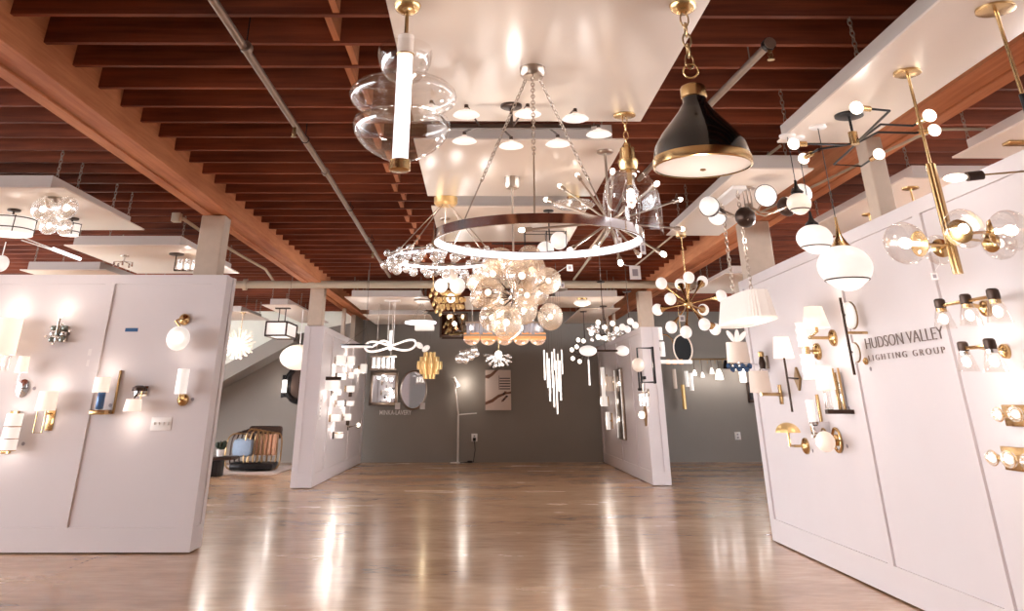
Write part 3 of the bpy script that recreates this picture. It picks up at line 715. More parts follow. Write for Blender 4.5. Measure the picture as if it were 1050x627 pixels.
MB().sph(V(e1).lerp(V(e2), 0.5), 0.018, 14, V(e2) - V(e1), 2.9).obj('bulb', 'bulb_soft', t)

# ---- pleated oval drum
x0 = 2.19; zl = 1.801; zu = 2.012
c = (x0, 7.2, BZ)
t = thing('pleated_drum_pendant', 'long white pleated oval drum shade beside the right partition', 'pendant light', c)
def oval(mb, z0, z1, hx0, hy0, hx1, hy1, n=72, amp=0.004):
    k = len(mb.v)
    for (z, hx, hy) in ((z0, hx0, hy0), (z1, hx1, hy1)):
        for i in range(n):
            a = 2 * PI * i / n; ca, sa = math.cos(a), math.sin(a); e = 0.55; q = amp * (1 if i % 2 else -1)
            mb.v.append((c[0] + math.copysign(abs(ca) ** e, ca) * (hx + q), c[1] + math.copysign(abs(sa) ** e, sa) * (hy + q), z))
    for i in range(n): mb.f.append((k + i, k + (i + 1) % n, k + n + (i + 1) % n, k + n + i))
    return mb
oval(MB(), zl, zu, 0.135, 0.52, 0.10, 0.46).obj('pleated_shade', 'linen_dim', t)
oval(MB(), zl - 0.002, zl + 0.012, 0.139, 0.525, 0.138, 0.522, amp=0).obj('hem_trim', 'linen', t)
d_ = MB(); n = 40
d_.v = [(c[0] + math.copysign(abs(math.cos(2 * PI * i / n)) ** .55, math.cos(2 * PI * i / n)) * 0.128, c[1] + math.copysign(abs(math.sin(2 * PI * i / n)) ** .55, math.sin(2 * PI * i / n)) * 0.505, zl + 0.012) for i in range(n)]; d_.f = [tuple(range(n))]
d_.obj('diffuser', 'opal', t)
for yy in (6.95, 7.45):
    MB().chain((c[0], yy, BZ + 0.02), (c[0], yy, zu - 0.02), 0.05, 0.004).obj('chain', 'nickel', t)
MB().bbev(c[0] - 0.06, c[0] + 0.06, 6.88, 7.52, BZ - 0.03, BZ, 0.006).obj('canopy', 'plastic', t)
MB().bbox(c[0] - 0.006, c[0] + 0.006, 6.76, 7.64, zu - 0.03, zu - 0.02).obj('spider_bar', 'nickel', t)
glow(t, (c[0], 7.2, zl - 0.1), 4)

# ---- gold sputnik with white globes
c = (2.211, 9.206, 2.85); cx, cy = c[0], c[1]
hub = (cx, cy, 2.151)
t = thing('sputnik_chandelier', 'gold sputnik chandelier with flared arms and small white globes', 'chandelier', c)
canopy(t, c, 0.06, 0.02, 'brass')
MB().rod(c, hub, 0.008).obj('stem', 'brass', t); MB().sph(hub, 0.05, 16).obj('hub', 'brass', t)
for e in [(1.909, 9.02, 2.332), (2.181, 8.933, 2.379), (2.455, 9.459, 2.407), (2.538, 9.097, 2.217), (1.954, 8.876, 2.164), (1.919, 9.389, 2.11), (2.454, 9.551, 2.126), (1.958, 8.979, 1.905), (2.095, 8.948, 1.857), (2.503, 9.35, 1.915), (2.221, 9.528, 2.385), (2.284, 8.916, 1.928)]:
    d = (V(e) - V(hub)).normalized(); L = (V(e) - V(hub)).length
    o = MB().lathe([(0.008, 0), (0.008, L * 0.55), (0.016, L * 0.75), (0.052, L - 0.02)], hub, d, 12).obj('arm', 'brass', t)
    MB().sph(V(e), 0.060, 16).obj('globe', 'opal', o)
glow(t, V(hub) + V((0, -0.1, -0.35)), 6)

# ---- small clusters in the far centre
c = (-0.342, 8.281, 2.85); cx, cy = c[0], c[1]; Yc = c[1]
t = thing('globe_cluster_pendant', 'small cluster of silver and white globes below the crystal ring', 'pendant light', c)
canopy(t, c, 0.05, 0.02, 'nickel'); MB().rod(c, (cx, cy, 2.353), 0.006).obj('stem', 'nickel', t)
for (p, r, m_) in [((-0.277, 8.131, 2.306), 0.079, 'opal_soft'), ((-0.362, 8.231, 2.213), 0.065, 'opal'), ((-0.203, 8.181, 2.207), 0.074, 'opal'), ((-0.429, 8.381, 2.357), 0.046, 'crystal'), ((-0.143, 8.381, 2.312), 0.055, 'crystal'), ((-0.406, 8.431, 2.465), 0.046, 'crystal')]:
    MB().sph(p, r, 18).obj('globe', m_, t)
    MB().path([(cx, cy, 2.353), p], 0.005, 6).obj('arm', 'bronze', t)
glow(t, (cx, cy - .2, 2.16), 3)

c = (-0.32, 9.862, 2.85); cx, cy = c[0], c[1]
t = thing('gold_basket_chandelier', 'gold beaded basket chandelier above the square lantern', 'chandelier', c)
canopy(t, c, 0.06, 0.02, 'gold'); zt_, zb_ = [2.348, 2.203]
hangup(t, cx, cy)
MB().rod(c, (cx, cy, zt_), 0.006).obj('stem', 'brass', t)
for k, (rr, zz) in enumerate(((0.10, zt_), (0.155, zt_ * .5 + zb_ * .5), (0.14, zb_))):
    MB().tor((cx, cy, zz), rr, 0.008, n=28).obj('hoop', 'brass', t)
    for i in range(14):
        a = 2 * PI * (i + 0.5 * k) / 14; p = V((cx + rr * math.cos(a), cy + rr * math.sin(a), zz - 0.02))
        if k == 0 and i == 0: bead = MB().sph(p, 0.022, 8).obj('gold_bead', 'goldglow', t); bp0 = p
        else: MB().sph(p, 0.022, 8).obj('gold_bead', 'goldglow', t)
MB().sph((cx, cy, zt_ * .5 + zb_ * .5), 0.05, 12).obj('bulb', 'bulb_soft', t)
t = thing('gold_leaf_cascade', 'loose trailing strands of small gold leaves left of the gold basket', 'pendant light', (-0.571, 10.572, 2.85))
hangup(t, -0.571, 10.572)
for i, p in enumerate([(-0.572, 10.6, 2.454), (-0.53, 10.74, 2.425), (-0.599, 10.68, 2.395), (-0.534, 10.62, 2.344), (-0.493, 10.76, 2.337), (-0.561, 10.7, 2.297), (-0.497, 10.64, 2.258), (-0.455, 10.78, 2.249), (-0.523, 10.72, 2.221), (-0.472, 10.66, 2.182), (-0.437, 10.6, 2.287)]):
    MB().sph(p, 0.022, 6, (0.3, 0.2, 1), 1.6, sx=0.5).obj('gold_leaf', 'goldglow', t)
MB().path([(-0.571, 10.572, 2.85), (-0.56, 10.6, 2.454), (-0.52, 10.6, 2.309), (-0.458, 10.6, 2.177)], 0.003, 5).obj('strand', 'brass', t)

# lantern
c = (-0.372, 13.157, 2.85); cx, cy = c[0], c[1]
zt_, zb_, hw = [2.394, 2.086, 0.194]
t = thing('square_lantern', 'square dark framed lantern with three candle bulbs, far centre', 'lantern', c)
canopy(t, c, 0.06, 0.02, 'bronze'); MB().rod(c, (cx, cy, zb_ + 0.08), 0.008).obj('stem', 'brass', t)
f_ = MB()
for sx in (-1, 1):
    for sy in (-1, 1):
        f_.bbox(cx + sx * hw - 0.012, cx + sx * hw + 0.012, cy + sy * hw - 0.012, cy + sy * hw + 0.012, zb_, zt_)
for zz in (zb_, zt_):
    for q in (-1, 1):
        f_.bbox(cx - hw, cx + hw, cy + q * hw - 0.012, cy + q * hw + 0.012, zz - 0.012, zz + 0.012).bbox(cx + q * hw - 0.012, cx + q * hw + 0.012, cy - hw, cy + hw, zz - 0.012, zz + 0.012)
f_.obj('frame', 'bronze', t)
for q in (-1, 1):
    MB().bbox(cx - hw + .012, cx + hw - .012, cy + q * hw - 0.003, cy + q * hw + 0.003, zb_ + .012, zt_ - .012).obj('pane', 'smoke', t)
    MB().bbox(cx + q * hw - 0.003, cx + q * hw + 0.003, cy - hw + .012, cy + hw - .012, zb_ + .012, zt_ - .012).obj('pane', 'smoke', t)
for i in range(3):
    a = 2 * PI * i / 3 + 0.2; p = (cx + 0.13 * math.cos(a), cy + 0.13 * math.sin(a), zb_ + 0.16)
    o = MB().path([(cx, cy, zb_ + 0.1), (p[0], p[1], zb_ + 0.06), p], 0.008, 6).rod(p, (p[0], p[1], p[2] + 0.09), 0.012).obj('candle_arm', 'brass', t)
    MB().sph((p[0], p[1], p[2] + 0.13), 0.022, 10, sz=1.8).obj('bulb', 'bulb', o)
glow(t, (cx, cy - 0.6, zb_ + 0.2), 4)

# linear crystal and amber chandelier
Yc = 11.5
a, b_ = (-0.163, 11.5, 2.14), (0.83, 11.5, 2.142); zm_, zl_ = [1.989, 1.885]
c = ((a[0] + b_[0]) / 2, Yc, BZ)
t = thing('linear_crystal_chandelier', 'long rectangular crystal chandelier with amber band and clear lower bowls', 'chandelier', c)
hangup(t, c[0], c[1])
for dx in (-0.3, 0.3): MB().rod((c[0] + dx, Yc, BZ), (c[0] + dx, Yc, a[2]), 0.006).obj('stem', 'nickel', t)
MB().bbev(c[0] - 0.4, c[0] + 0.4, Yc - 0.06, Yc + 0.06, BZ - 0.03, BZ, 0.005).obj('canopy', 'nickel', t)
hw = (b_[0] - a[0]) / 2; hd = 0.17
for zz, g in ((a[2], 0.0), (zm_, 0.02)):
    f_ = MB(); 
    for q in (-1, 1):
        f_.bbox(c[0] - hw - g, c[0] + hw + g, Yc + q * (hd + g) - 0.01, Yc + q * (hd + g) + 0.01, zz - 0.01, zz + 0.01).bbox(c[0] + q * (hw + g) - 0.01, c[0] + q * (hw + g) + 0.01, Yc - hd - g, Yc + hd + g, zz - 0.01, zz + 0.01)
    f_.obj('frame', 'nickel', t)
n = 18
for i in range(n):
    x = c[0] - hw + 2 * hw * (i + 0.5) / n
    for q in (-1, 1):
        MB().bbev(x - hw / n * 0.8, x + hw / n * 0.8, Yc + q * hd - 0.008, Yc + q * hd + 0.008, zm_ + 0.01 + 0.05 * ((i * 7) % 3) / 3, a[2] - 0.01 + 0.05 * ((i * 5) % 4) / 4, 0.004).obj('crystal_panel', 'milk_crystal', t)
for i in range(5):
    x = c[0] - hw * 0.86 + 2 * hw * 0.86 * i / 4
    MB().bbev(x - 0.1, x + 0.1, Yc - hd * 0.8, Yc + hd * 0.8, zm_ - 0.045, zm_ + 0.035, 0.015).obj('amber_block', 'amberglow', t)
    MB().open().sph((x, Yc, zm_ - 0.03), 0.105, 18, (0, 0, 1), 0.75, 0, PI * 0.5).obj('glass_bowl', 'crystal', t)
    MB().sph((x, Yc, zm_ + 0.1), 0.025, 8, sz=1.5).obj('bulb', 'bulb', t)
glow(t, (c[0] - 0.3, Yc, zl_ - 0.2), 4, (1, .78, .6)); glow(t, (c[0] + 0.3, Yc, zl_ - 0.2), 4, (1, .78, .6))

# small glass bubbles branch and crystal spray
c = (-0.102, 13.3, 2.85); cx, cy = c[0], c[1]
t = thing('glass_bubble_branch', 'slanting branch of small clear glass bubbles left of the crystal spray', 'pendant light', c)
hangup(t, c[0], c[1])
e = (-0.212, 13.3, 1.856)
MB().path([c, (cx, cy, e[2] + 0.25), (-0.025, 13.3, 1.949), (-0.298, 13.3, 1.777)], 0.005, 6).obj('stem', 'nickel', t)
for (p, r) in [((-0.284, 13.3, 1.803), 0.065), ((-0.196, 13.2, 1.786), 0.058), ((-0.156, 13.4, 1.887), 0.065), ((-0.243, 13.4, 1.874), 0.051), ((-0.068, 13.3, 1.922), 0.051), ((-0.11, 13.2, 1.825), 0.051), ((-0.039, 13.4, 1.874), 0.043)]:
    o = MB().sph(p, r, 12).obj('glass_bubble', 'crystal', t); MB().sph(p, r * 0.3, 6).obj('bulb', 'bulb_soft', o)
def spray(name, label, c, hub, R, n, m='crystal', up=False, r=0.008, squash=0.75, tipm='crystal', tip=0.02, canm='brass', g=4, core=0.05, rod=True, low=False):
    t = thing(name, label, 'chandelier', c); canopy(t, c, 0.06, 0.02, canm)
    if up: hangup(t, c[0], c[1])
    MB().rod(c, hub, 0.006).obj('stem', canm, t)
    MB().sph(hub, core, 10).obj('hub', 'bulb_soft', t)
    for i in range(n):
        z = 1 - 2 * (i + 0.5) / n; 
        if low: z = -abs(z)
        a = i * 2.39996; q = math.sqrt(max(0, 1 - z * z)); d = V((q * math.cos(a), q * math.sin(a), z * squash))
        rr = R * (0.8 + 0.2 * ((i * 13) % 7) / 6)
        mb = MB().rod(V(hub) + d * core, V(hub) + d * rr, r * 0.6, 5, r2=r); mb.sph(V(hub) + d * rr, tip, 6, d, 1.5)
        mb.obj('crystal_spike', m, t)
    glow(t, V(hub) + V((0, -R * 1.1, -0.1)), g)
    return t
h_ = (0.314, 14.2, 1.9)
spray('crystal_spray_chandelier', 'sunburst of glass rods glowing above the abstract picture', (0.312, 14.2, BZ), (0.312, 14.2, h_[2]), 0.232, 34, up=True, low=True, squash=0.8, core=0.06)
h_ = (-4.777, 17.8, 2.26); cc = (-5.072, 18.774, 2.85)
spray('crystal_starburst', 'white crystal starburst chandelier in front of the pale slope at left', (h_[0], 17.8, BZ), (h_[0], 17.8, h_[2]), 0.299, 70, m='opal_soft', r=0.012, squash=1.0, tip=0.02, g=8, core=0.07)

# tube cascade
t = thing('glass_tube_cascade', 'tall cascade of thin glowing glass tubes on fine wires', 'pendant light', (1.234, 13.848, 2.85))
canopy(t, (1.234, 13.848, 2.85), 0.18, 0.03, 'nickel')
hangup(t, 1.234, 13.848)
for (x0, zt_, zb_, yy) in [(1.014, 1.955, 1.533, 13.9), (1.073, 1.924, 1.429, 14.1), (1.093, 1.836, 1.241, 14.0), (1.13, 1.925, 1.425, 13.85), (1.161, 1.606, 1.161, 14.1), (1.199, 1.808, 1.07, 14.0), (1.246, 1.912, 1.376, 14.15), (1.255, 1.806, 1.254, 13.95), (1.306, 1.966, 1.619, 14.1), (1.11, 1.538, 1.348, 14.15), (1.196, 1.985, 1.677, 14.2)]:
    o = MB().rod((x0, yy, BZ), (x0, yy, zt_), 0.002, 5).obj('wire', 'wire', t)
    MB().rod((x0, yy, zt_), (x0, yy, zb_), 0.013, 10).obj('glass_tube', 'tube_glass', t)
glow(t, (1.115, 13.6, 1.461), 4)

# candelabra branch with bulbs
def bulb_cluster(name, label, c, hub, bulbs, br, m='bronze', bm='bulb_soft', extra=None, rr=0.006):
    t = thing(name, label, 'chandelier', c); canopy(t, c, 0.07, 0.02, m)
    if name == 'bubble_top_light': hangup(t, c[0], c[1])
    MB().rod(c, hub, rr * 1.4).obj('stem', m, t)
    for b in bulbs:
        mid = V(hub).lerp(V(b), 0.6); mid.z = min(hub[2], b[2]) - 0.03
        o = MB().path([hub, mid, (b[0], b[1], b[2] - br)], rr, 6).obj('arm', m, t)
        MB().sph(b, br, 12).obj('bulb', bm, o)
    return t
t = bulb_cluster('crystal_branch_chandelier', 'dark branching chandelier with crystals and round bulbs beside the right rear partition', (2.347, 16.489, 2.85), (2.347, 16.489, 2.359),
  [(2.259, 16.689, 2.576), (2.317, 16.289, 2.461), (2.515, 16.589, 2.552), (2.176, 16.189, 2.289), (2.293, 16.139, 2.269), (2.618, 16.789, 2.465), (2.119, 16.689, 2.389)], 0.045, m='bronze')
for i in range(16):
    a = i * 2.4; p = V((2.278, 16.0, 2.341)) + V((0.33 * math.cos(a) * (0.5 + (i % 3) / 3), 0.2 * math.sin(a), 0.1 * math.sin(i * 1.7)))
    MB().sph(p, 0.04, 6, (math.cos(a), math.sin(a), .4), 1.6, sx=.5).obj('crystal_leaf', 'crystal', t)
glow(t, (2.163, 15.5, 2.15), 5)
t = bulb_cluster('small_bulb_cluster', 'small cluster chandelier with bulbs left of the dark wand light', (2.086, 17.5, 2.85), (2.086, 17.5, 2.094),
  [(1.957, 17.5, 2.322), (2.036, 17.3, 2.292), (1.931, 17.6, 2.204), (1.811, 17.4, 2.141), (1.941, 17.3, 1.93), (1.854, 17.7, 1.999)], 0.04)
t = bulb_cluster('bubble_top_light', 'row of clear glass bubble lights glimpsed above the right rear partition', (2.423, 14.2, 2.85), (2.423, 14.2, 2.331),
  [(2.327, 14.3, 2.31), (2.443, 14.2, 2.389), (2.5, 14.1, 2.323), (2.353, 14.0, 2.258)], 0.055, bm='opal')
# oval wand
hub = (1.835, 13.0, 1.896)
t = thing('oval_wand_light', 'dark wand light with two milky oval globes before the right rear partition', 'pendant light', (hub[0], 13.0, BZ))
canopy(t, (hub[0], 13.0, BZ), 0.06, 0.02, 'bronze')
hangup(t, hub[0], 13.0)
MB().rod((hub[0], 13.0, BZ), hub, 0.006).obj('stem', 'bronze', t)
e1, e2 = [(1.575, 12.9, 1.89), (2.107, 13.1, 1.901)]
MB().path([e1, hub, e2], 0.014, 8).obj('bar', 'bronze', t)
for e, k in ((e1, 9), (e2, 6.8)): MB().sph(e, 0.071, 20, (1, 0, 0), k / 5).obj('oval_globe', 'opal', t)
e3 = (1.559, 12.9, 1.611)
tag(MB().rod((e1[0], e1[1], e3[2] + .16), (e1[0], e1[1], e3[2] - 0.17), 0.012, 10).rod((e1[0], e1[1], e3[2] + .16), (e1[0], e1[1], e1[2] - .06), 0.002, 5).obj('glass_rod_drop', 'opal'), 'short glowing glass rod hanging below the left oval globe', 'pendant light')
# flush mount
p = (1.802, 16.156, 2.85); 
t = thing('flush_ceiling_light', 'glowing flush ceiling light under the far centre board', 'ceiling light', (p[0], 15.2, BZ))
MB().lathe([(0.09, 0), (0.09, -0.03), (0.05, -0.04)], (p[0], 15.2, BZ), (0, 0, 1), 24).obj('base', 'brass', t)
MB().lathe([(0.10, -0.04), (0.15, -0.07), (0.14, -0.10), (0.08, -0.125), (1e-4, -0.13)], (p[0], 15.2, BZ), (0, 0, 1), 28).obj('bowl', 'opal', t)
glow(t, (p[0], 15.2, BZ - 0.2), 4, (1, .8, .62))

# ---- left-centre far group
Yl = 15.5
hub = (-1.538, 15.5, 2.129)
t = thing('looped_ribbon_pendant', 'looping white light ribbon pendant above the rectangular mirror', 'pendant light', (hub[0], Yl, BZ))
MB().bbev(hub[0] - 0.14, hub[0] + 0.14, Yl - 0.05, Yl + 0.05, BZ - 0.03, BZ, 0.01).obj('canopy', 'plastic', t)
for dx in (-0.05, 0.05): MB().rod((hub[0] + dx, Yl, BZ), (hub[0] + dx, Yl, hub[2]), 0.005).obj('rod', 'plastic', t)
MB().rod((hub[0], Yl, hub[2] - 0.10), (hub[0], Yl, hub[2] + 0.22), 0.03, 12).obj('column', 'plastic', t)
for sx in (-1, 1):
    pts = []
    for i in range(40):
        a = 2 * PI * i / 40; q = 0.5 - 0.5 * math.cos(a)
        pts.append((hub[0] + sx * 0.44 * q, Yl + 0.05 * math.sin(a), hub[2] - 0.04 + 0.085 * math.sin(a) * (0.35 + q) + (0.05 * q * q if sx > 0 else 0)))
    MB().path(pts, 0.018, 8, True).obj('light_loop', 'opal', t)
MB().path([(hub[0] - 0.44 * (i / 12), Yl - 0.12 * math.sin(PI * i / 12), hub[2] + 0.05 * math.sin(PI * i / 6)) for i in range(13)], 0.016, 8).obj('light_loop', 'opal', t)
glow(t, (hub[0], Yl - 0.3, hub[2] - 0.15), 5)
a, b_ = (-2.122, 14.0, 2.026), (-1.709, 14.0, 2.027)
t = thing('linear_disc_light', 'flat black bar light with white underside left of the ribbon pendant', 'pendant light', ((a[0] + b_[0]) / 2, 14.0, BZ))
hangup(t, -1.787, 14.0)
MB().lathe([(0.25, 0.012), (0.25, -0.012)], ((a[0] + b_[0]) / 2, 14.0, a[2]), (0, 0, 1), 32, sy=0.5).obj('disc', 'black', t)
MB().lathe([(0.235, -0.012), (0.235, -0.035)], ((a[0] + b_[0]) / 2, 14.0, a[2]), (0, 0, 1), 32, sy=0.5).obj('diffuser', 'opal', t)
MB().path([((a[0] + b_[0]) / 2 - .2, 14.0, a[2]), (-1.787, 14.0, 2.267)], 0.003, 5).path([((a[0] + b_[0]) / 2 + .2, 14.0, a[2]), (-1.787, 14.0, 2.267)], 0.003, 5).rod((-1.787, 14.0, 2.267), (-1.787, 14.0, BZ), 0.003).obj('cable', 'wire', t)
xa, xb, zt_, zb_ = [-1.907, -1.49, 1.952, 1.748]
t = thing('glass_cylinder_row', 'row of five glowing glass cylinders between two chrome bars', 'chandelier', ((xa + xb) / 2, 16.0, BZ))
for z in (zt_, zb_): MB().bbox(xa - 0.02, xb + 0.02, 15.93, 16.07, z - 0.012, z + 0.012).obj('bar', 'nickel', t)
for i in range(5):
    x = xa + (xb - xa) * (i + 0.5) / 5
    o = MB().open().rod((x, 16.0, zb_), (x, 16.0, zt_), 0.035, 14).obj('glass_cylinder', 'crystal', t)
    MB().rod((x, 16.0, zb_ + 0.03), (x, 16.0, zt_ - 0.03), 0.014, 8).obj('bulb', 'bulb_soft', o)
for x in (xa + .08, xb - .08): MB().rod((x, 16.0, zt_), (x, 16.0, BZ), 0.004).obj('rod', 'nickel', t)
p = (-1.052, 15.9, 2.507)
t = thing('led_ring_pendant', 'thin glowing white ring pendant under the far left board', 'pendant light', (p[0], 15.9, BZ))
MB().tor(p, 0.264, 0.022, n=48).obj('light_ring', 'led', t)
for a in (0, 2.1, 4.2): MB().rod((p[0] + 0.28 * math.cos(a), 15.9 + 0.28 * math.sin(a), p[2]), (p[0], 15.9, BZ), 0.002, 5).obj('wire', 'wire', t)
canopy(t, (p[0], 15.9, BZ), 0.08, 0.02, 'plastic'); glow(t, (p[0], 15.9, p[2] - 0.1), 3)
p = (-1.083, 17.6, 2.546)
t = thing('led_box_pendant', 'short glowing rectangular pendant just below the white ring', 'pendant light', (p[0], 17.6, BZ))
hangup(t, p[0], 17.6)
MB().bbev(p[0] - 0.19, p[0] + 0.19, 17.5, 17.7, p[2] - 0.045, p[2] + 0.045, 0.01).obj('diffuser', 'opal', t)
MB().rod((p[0], 17.6, p[2]), (p[0], 17.6, BZ), 0.006).obj('stem', 'nickel', t); canopy(t, (p[0], 17.6, BZ), 0.06, 0.02, 'nickel')
p = (-1.185, 18.8, 2.267)
t = thing('butterfly_pendant', 'tiny white winged pendant on thin wires left of the gold shell', 'pendant light', (p[0], 18.8, BZ))
for sx, a in ((-1, .5), (1, -.3)): MB().sph((p[0] + sx * 0.07, 18.8, p[2] + 0.03 * sx * -1), 0.06, 10, (sx * .8, 0.1, .5), 1.5, sx=0.35).obj('wing', 'opal', t)
for dx in (-.05, .05): MB().rod((p[0] + dx, 18.8, p[2]), (p[0] + dx, 18.8, BZ), 0.002, 5).obj('wire', 'wire', t)
p = (-1.068, 19.5, 1.94)
t = thing('gold_shell_pendant', 'gold scalloped shell pendant in front of the grey back wall', 'pendant light', (p[0], 19.5, BZ))
rr = 0.263
for k, (r, hh) in enumerate(((rr, 0.16), (rr * .78, 0.34), (rr * .5, 0.52))):
    for i in range(9 - k):
        a = 2 * PI * i / (9 - k) + 0.2 * k
        x, y_ = p[0] + r * 0.82 * math.cos(a), 19.5 + r * 0.82 * math.sin(a)
        MB().lathe([(r * 0.22, -hh / 2), (r * 0.26, 0), (r * 0.22, hh / 2)], (x, y_, p[2]), (0, 0, 1), 12).obj('shell_panel', 'goldglow', t)
MB().rod((p[0], 19.5, p[2]), (p[0], 19.5, BZ), 0.003, 5).obj('wire', 'wire', t); glow(t, (p[0], 19.0, p[2] - 0.35), 2, (1, .8, .5))
p = (-1.007, 15.0, 2.815)
t = thing('round_ceiling_light', 'small round glowing disc light on the far left board', 'ceiling light', (p[0], 14.85 + .6, BZ))
MB().lathe([(0.13, 0), (0.13, -0.035), (1e-4, -0.04)], (p[0], 15.45, BZ), (0, 0, 1), 28).obj('diffuser', 'opal', t)
MB().tor((p[0], 15.45, BZ - 0.015), 0.135, 0.012, n=32).obj('rim', 'nickel', t)

# ---- left bay
f = [(-3.972, 16.5, 2.569), (-3.59, 16.5, 2.569), (-3.762, 16.5, 2.334)]
x0, x1, zt_, zb_ = f[0][0], f[1][0], f[0][2], f[2][2]; D = 0.95
t = thing('box_lantern', 'white box lantern with dark frame edges in the left bay', 'pendant light', ((x0 + x1) / 2, 16.5 + D / 2, BZ))
MB().bbox(x0 + .01, x1 - .01, 16.51, 16.49 + D, zb_ + .01, zt_ - .01).obj('shade', 'opal', t)
f_ = MB(); q = 0.014
for x in (x0, x1):
    for y_ in (16.5, 16.5 + D): f_.bbox(x - q, x + q, y_ - q, y_ + q, zb_, zt_)
    for z in (zb_, zt_): f_.bbox(x - q, x + q, 16.5, 16.5 + D, z - q, z + q)
for y_ in (16.5, 16.5 + D):
    for z in (zb_, zt_): f_.bbox(x0, x1, y_ - q, y_ + q, z - q, z + q)
f_.obj('frame', 'bronze', t)
for dx in (-0.06, 0.06): MB().rod(((x0 + x1) / 2 + dx, 16.9, zt_), ((x0 + x1) / 2 + dx, 16.9, BZ), 0.01).obj('stem', 'bronze', t)
MB().bbox((x0 + x1) / 2 - .14, (x0 + x1) / 2 + .14, 16.84, 16.96, BZ - 0.02, BZ).obj('canopy', 'bronze', t)
glow(t, ((x0 + x1) / 2, 16.8, zb_ - .25), 12)
p = (-3.447, 17.2, 1.996)
t = thing('capsule_pendant', 'soft pink white rounded capsule pendant beside the left rear partition', 'pendant light', (p[0], 17.2, BZ))
MB().sph(p, 0.224, 28, (1, 0, 0), 1.6).obj('capsule', 'opal_soft', t)
MB().rod((p[0], 17.2, p[2]), (p[0], 17.2, BZ), 0.008).obj('stem', 'plastic', t)

# ---- lights under the upper-left boards
def flush_globes(c, globes):
    t = thing('glass_globe_flush_light', 'chrome ceiling light with ribbed clear glass globes at upper left', 'ceiling light', c)
    MB().lathe([(0.12, 0), (0.12, -0.02), (0.02, -0.03), (0.012, -0.14)], c, (0, 0, 1), 24).obj('base', 'nickel', t)
    for p, r in globes:
        o = MB().sph(p, r, 20).obj('glass_globe', 'crystal', t); MB().sph(p, r * 0.3, 10).obj('bulb', 'bulb', o)
        MB().path([(c[0], c[1], c[2] - 0.12), (p[0], p[1], p[2] + r * .9)], 0.006, 6).obj('arm', 'nickel', t)
    glow(t, (c[0], c[1] - .1, c[2] - .5), 6)
flush_globes((-3.823, 7.45, 2.85), [((-3.828, 7.3, 2.732), 0.098), ((-3.65, 7.35, 2.752), 0.098), ((-3.921, 7.65, 2.656), 0.08), ((-3.8, 7.7, 2.649), 0.071)])
def drum(label, p, r, h, m='opal', top=BZ):
    t = thing('banded_drum_light', label, 'ceiling light', (p[0], p[1], top), 'white banded drum lights at upper left')
    MB().lathe([(r, -h / 2), (r * 1.03, 0), (r, h / 2)], p, (0, 0, 1), 36).obj('shade', m, t)
    for dz in (-h * .22, h * .42): MB().tor((p[0], p[1], p[2] + dz), r * 1.03, 0.005, n=40).obj('band', 'bronze', t)
    for i in range(5):
        a = 2 * PI * i / 5 + .3; MB().rod((p[0] + r * 1.03 * math.cos(a), p[1] + r * 1.03 * math.sin(a), p[2] - h / 2), (p[0] + r * 1.03 * math.cos(a), p[1] + r * 1.03 * math.sin(a), p[2] + h / 2), 0.005).obj('upright', 'bronze', t)
    MB().rod((p[0], p[1], p[2]), (p[0], p[1], top), 0.01).obj('stem', 'bronze', t); canopy(t, (p[0], p[1], top), 0.06, 0.02, 'bronze')
    glow(t, (p[0], p[1], p[2] - h / 2 - .1), 3)
drum('larger white drum light with dark bands at the left frame edge', (-4.412, 7.9, 2.694), 0.21, 0.146)
drum('smaller white drum light with dark bands beside the glass globes', (-4.034, 8.3, 2.741), 0.086, 0.115)
a, b_ = (-4.713, 9.4, 2.733), (-4.621, 9.9, 2.7)
t = thing('tilted_led_bar', 'slanting glowing bar light on two thin rods above the front left partition', 'pendant light', ((a[0] + b_[0]) / 2, 9.6, 2.75))
MB().rod(a, b_, 0.02, 12).obj('diffuser', 'led', t)
MB().path([a, (-4.569, 8.4, 2.693)], 0.006, 6).path([V(a) + V((0.03, 0, -0.02)), (-4.54, 8.4, 2.655)], 0.006, 6).rod((-4.569, 8.4, 2.693), (-4.569, 8.4, 2.86), .006).obj('support_rods', 'plastic', t)
glow(t, V(a) + V((0.1, -.1, -.1)), 2)
for lb, px in (('tiny chrome ceiling light under the board behind the front left partition', (-4.411, 10.623, 2.85)),):
    t = thing('small_spider_light', lb, 'ceiling light', px)
    MB().lathe([(0.05, 0), (0.05, -0.015), (0.01, -0.02), (0.01, -0.07)], px, (0, 0, 1), 16).obj('base', 'nickel', t)
    for i in range(5):
        a = 2 * PI * i / 5; e = (px[0] + 0.11 * math.cos(a), px[1] + 0.11 * math.sin(a), px[2] - 0.08)
        MB().path([(px[0], px[1], px[2] - 0.07), e], 0.005, 6).rod(e, (e[0], e[1], e[2] - 0.05), 0.012).obj('arm', 'chrome', t)
px = (-3.717, 10.465, 2.85)
t = thing('glass_cup_chandelier', 'small bronze chandelier with clear glass cups left of the near left post', 'chandelier', px)
canopy(t, px, 0.09, 0.02, 'bronze'); zz = 2.656
MB().rod(px, (px[0], px[1], zz), 0.008).bbox(px[0], px[0] + 0.36, px[1] - .01, px[1] + .01, zz - 0.01, zz + 0.01).obj('stem', 'bronze', t)
for i in range(4):
    x = px[0] + 0.06 + 0.09 * i
    MB().open().rod((x, px[1], zz), (x, px[1], zz + 0.13), 0.032, 12).obj('glass_cup', 'crystal', t)
    MB().sph((x, px[1], zz + 0.05), 0.018, 8, sz=1.5).obj('bulb', 'bulb', t)
glow(t, (px[0] + .2, px[1] - .1, zz - .05), 3)
p = (-5.362, 9.6, 2.606)
tag(MB().sph(p, 0.09, 18).rod(p, (p[0], p[1], 2.84), 0.006).obj('small_globe_pendant', 'opal'), 'small white globe pendant cut by the left frame edge', 'pendant light')

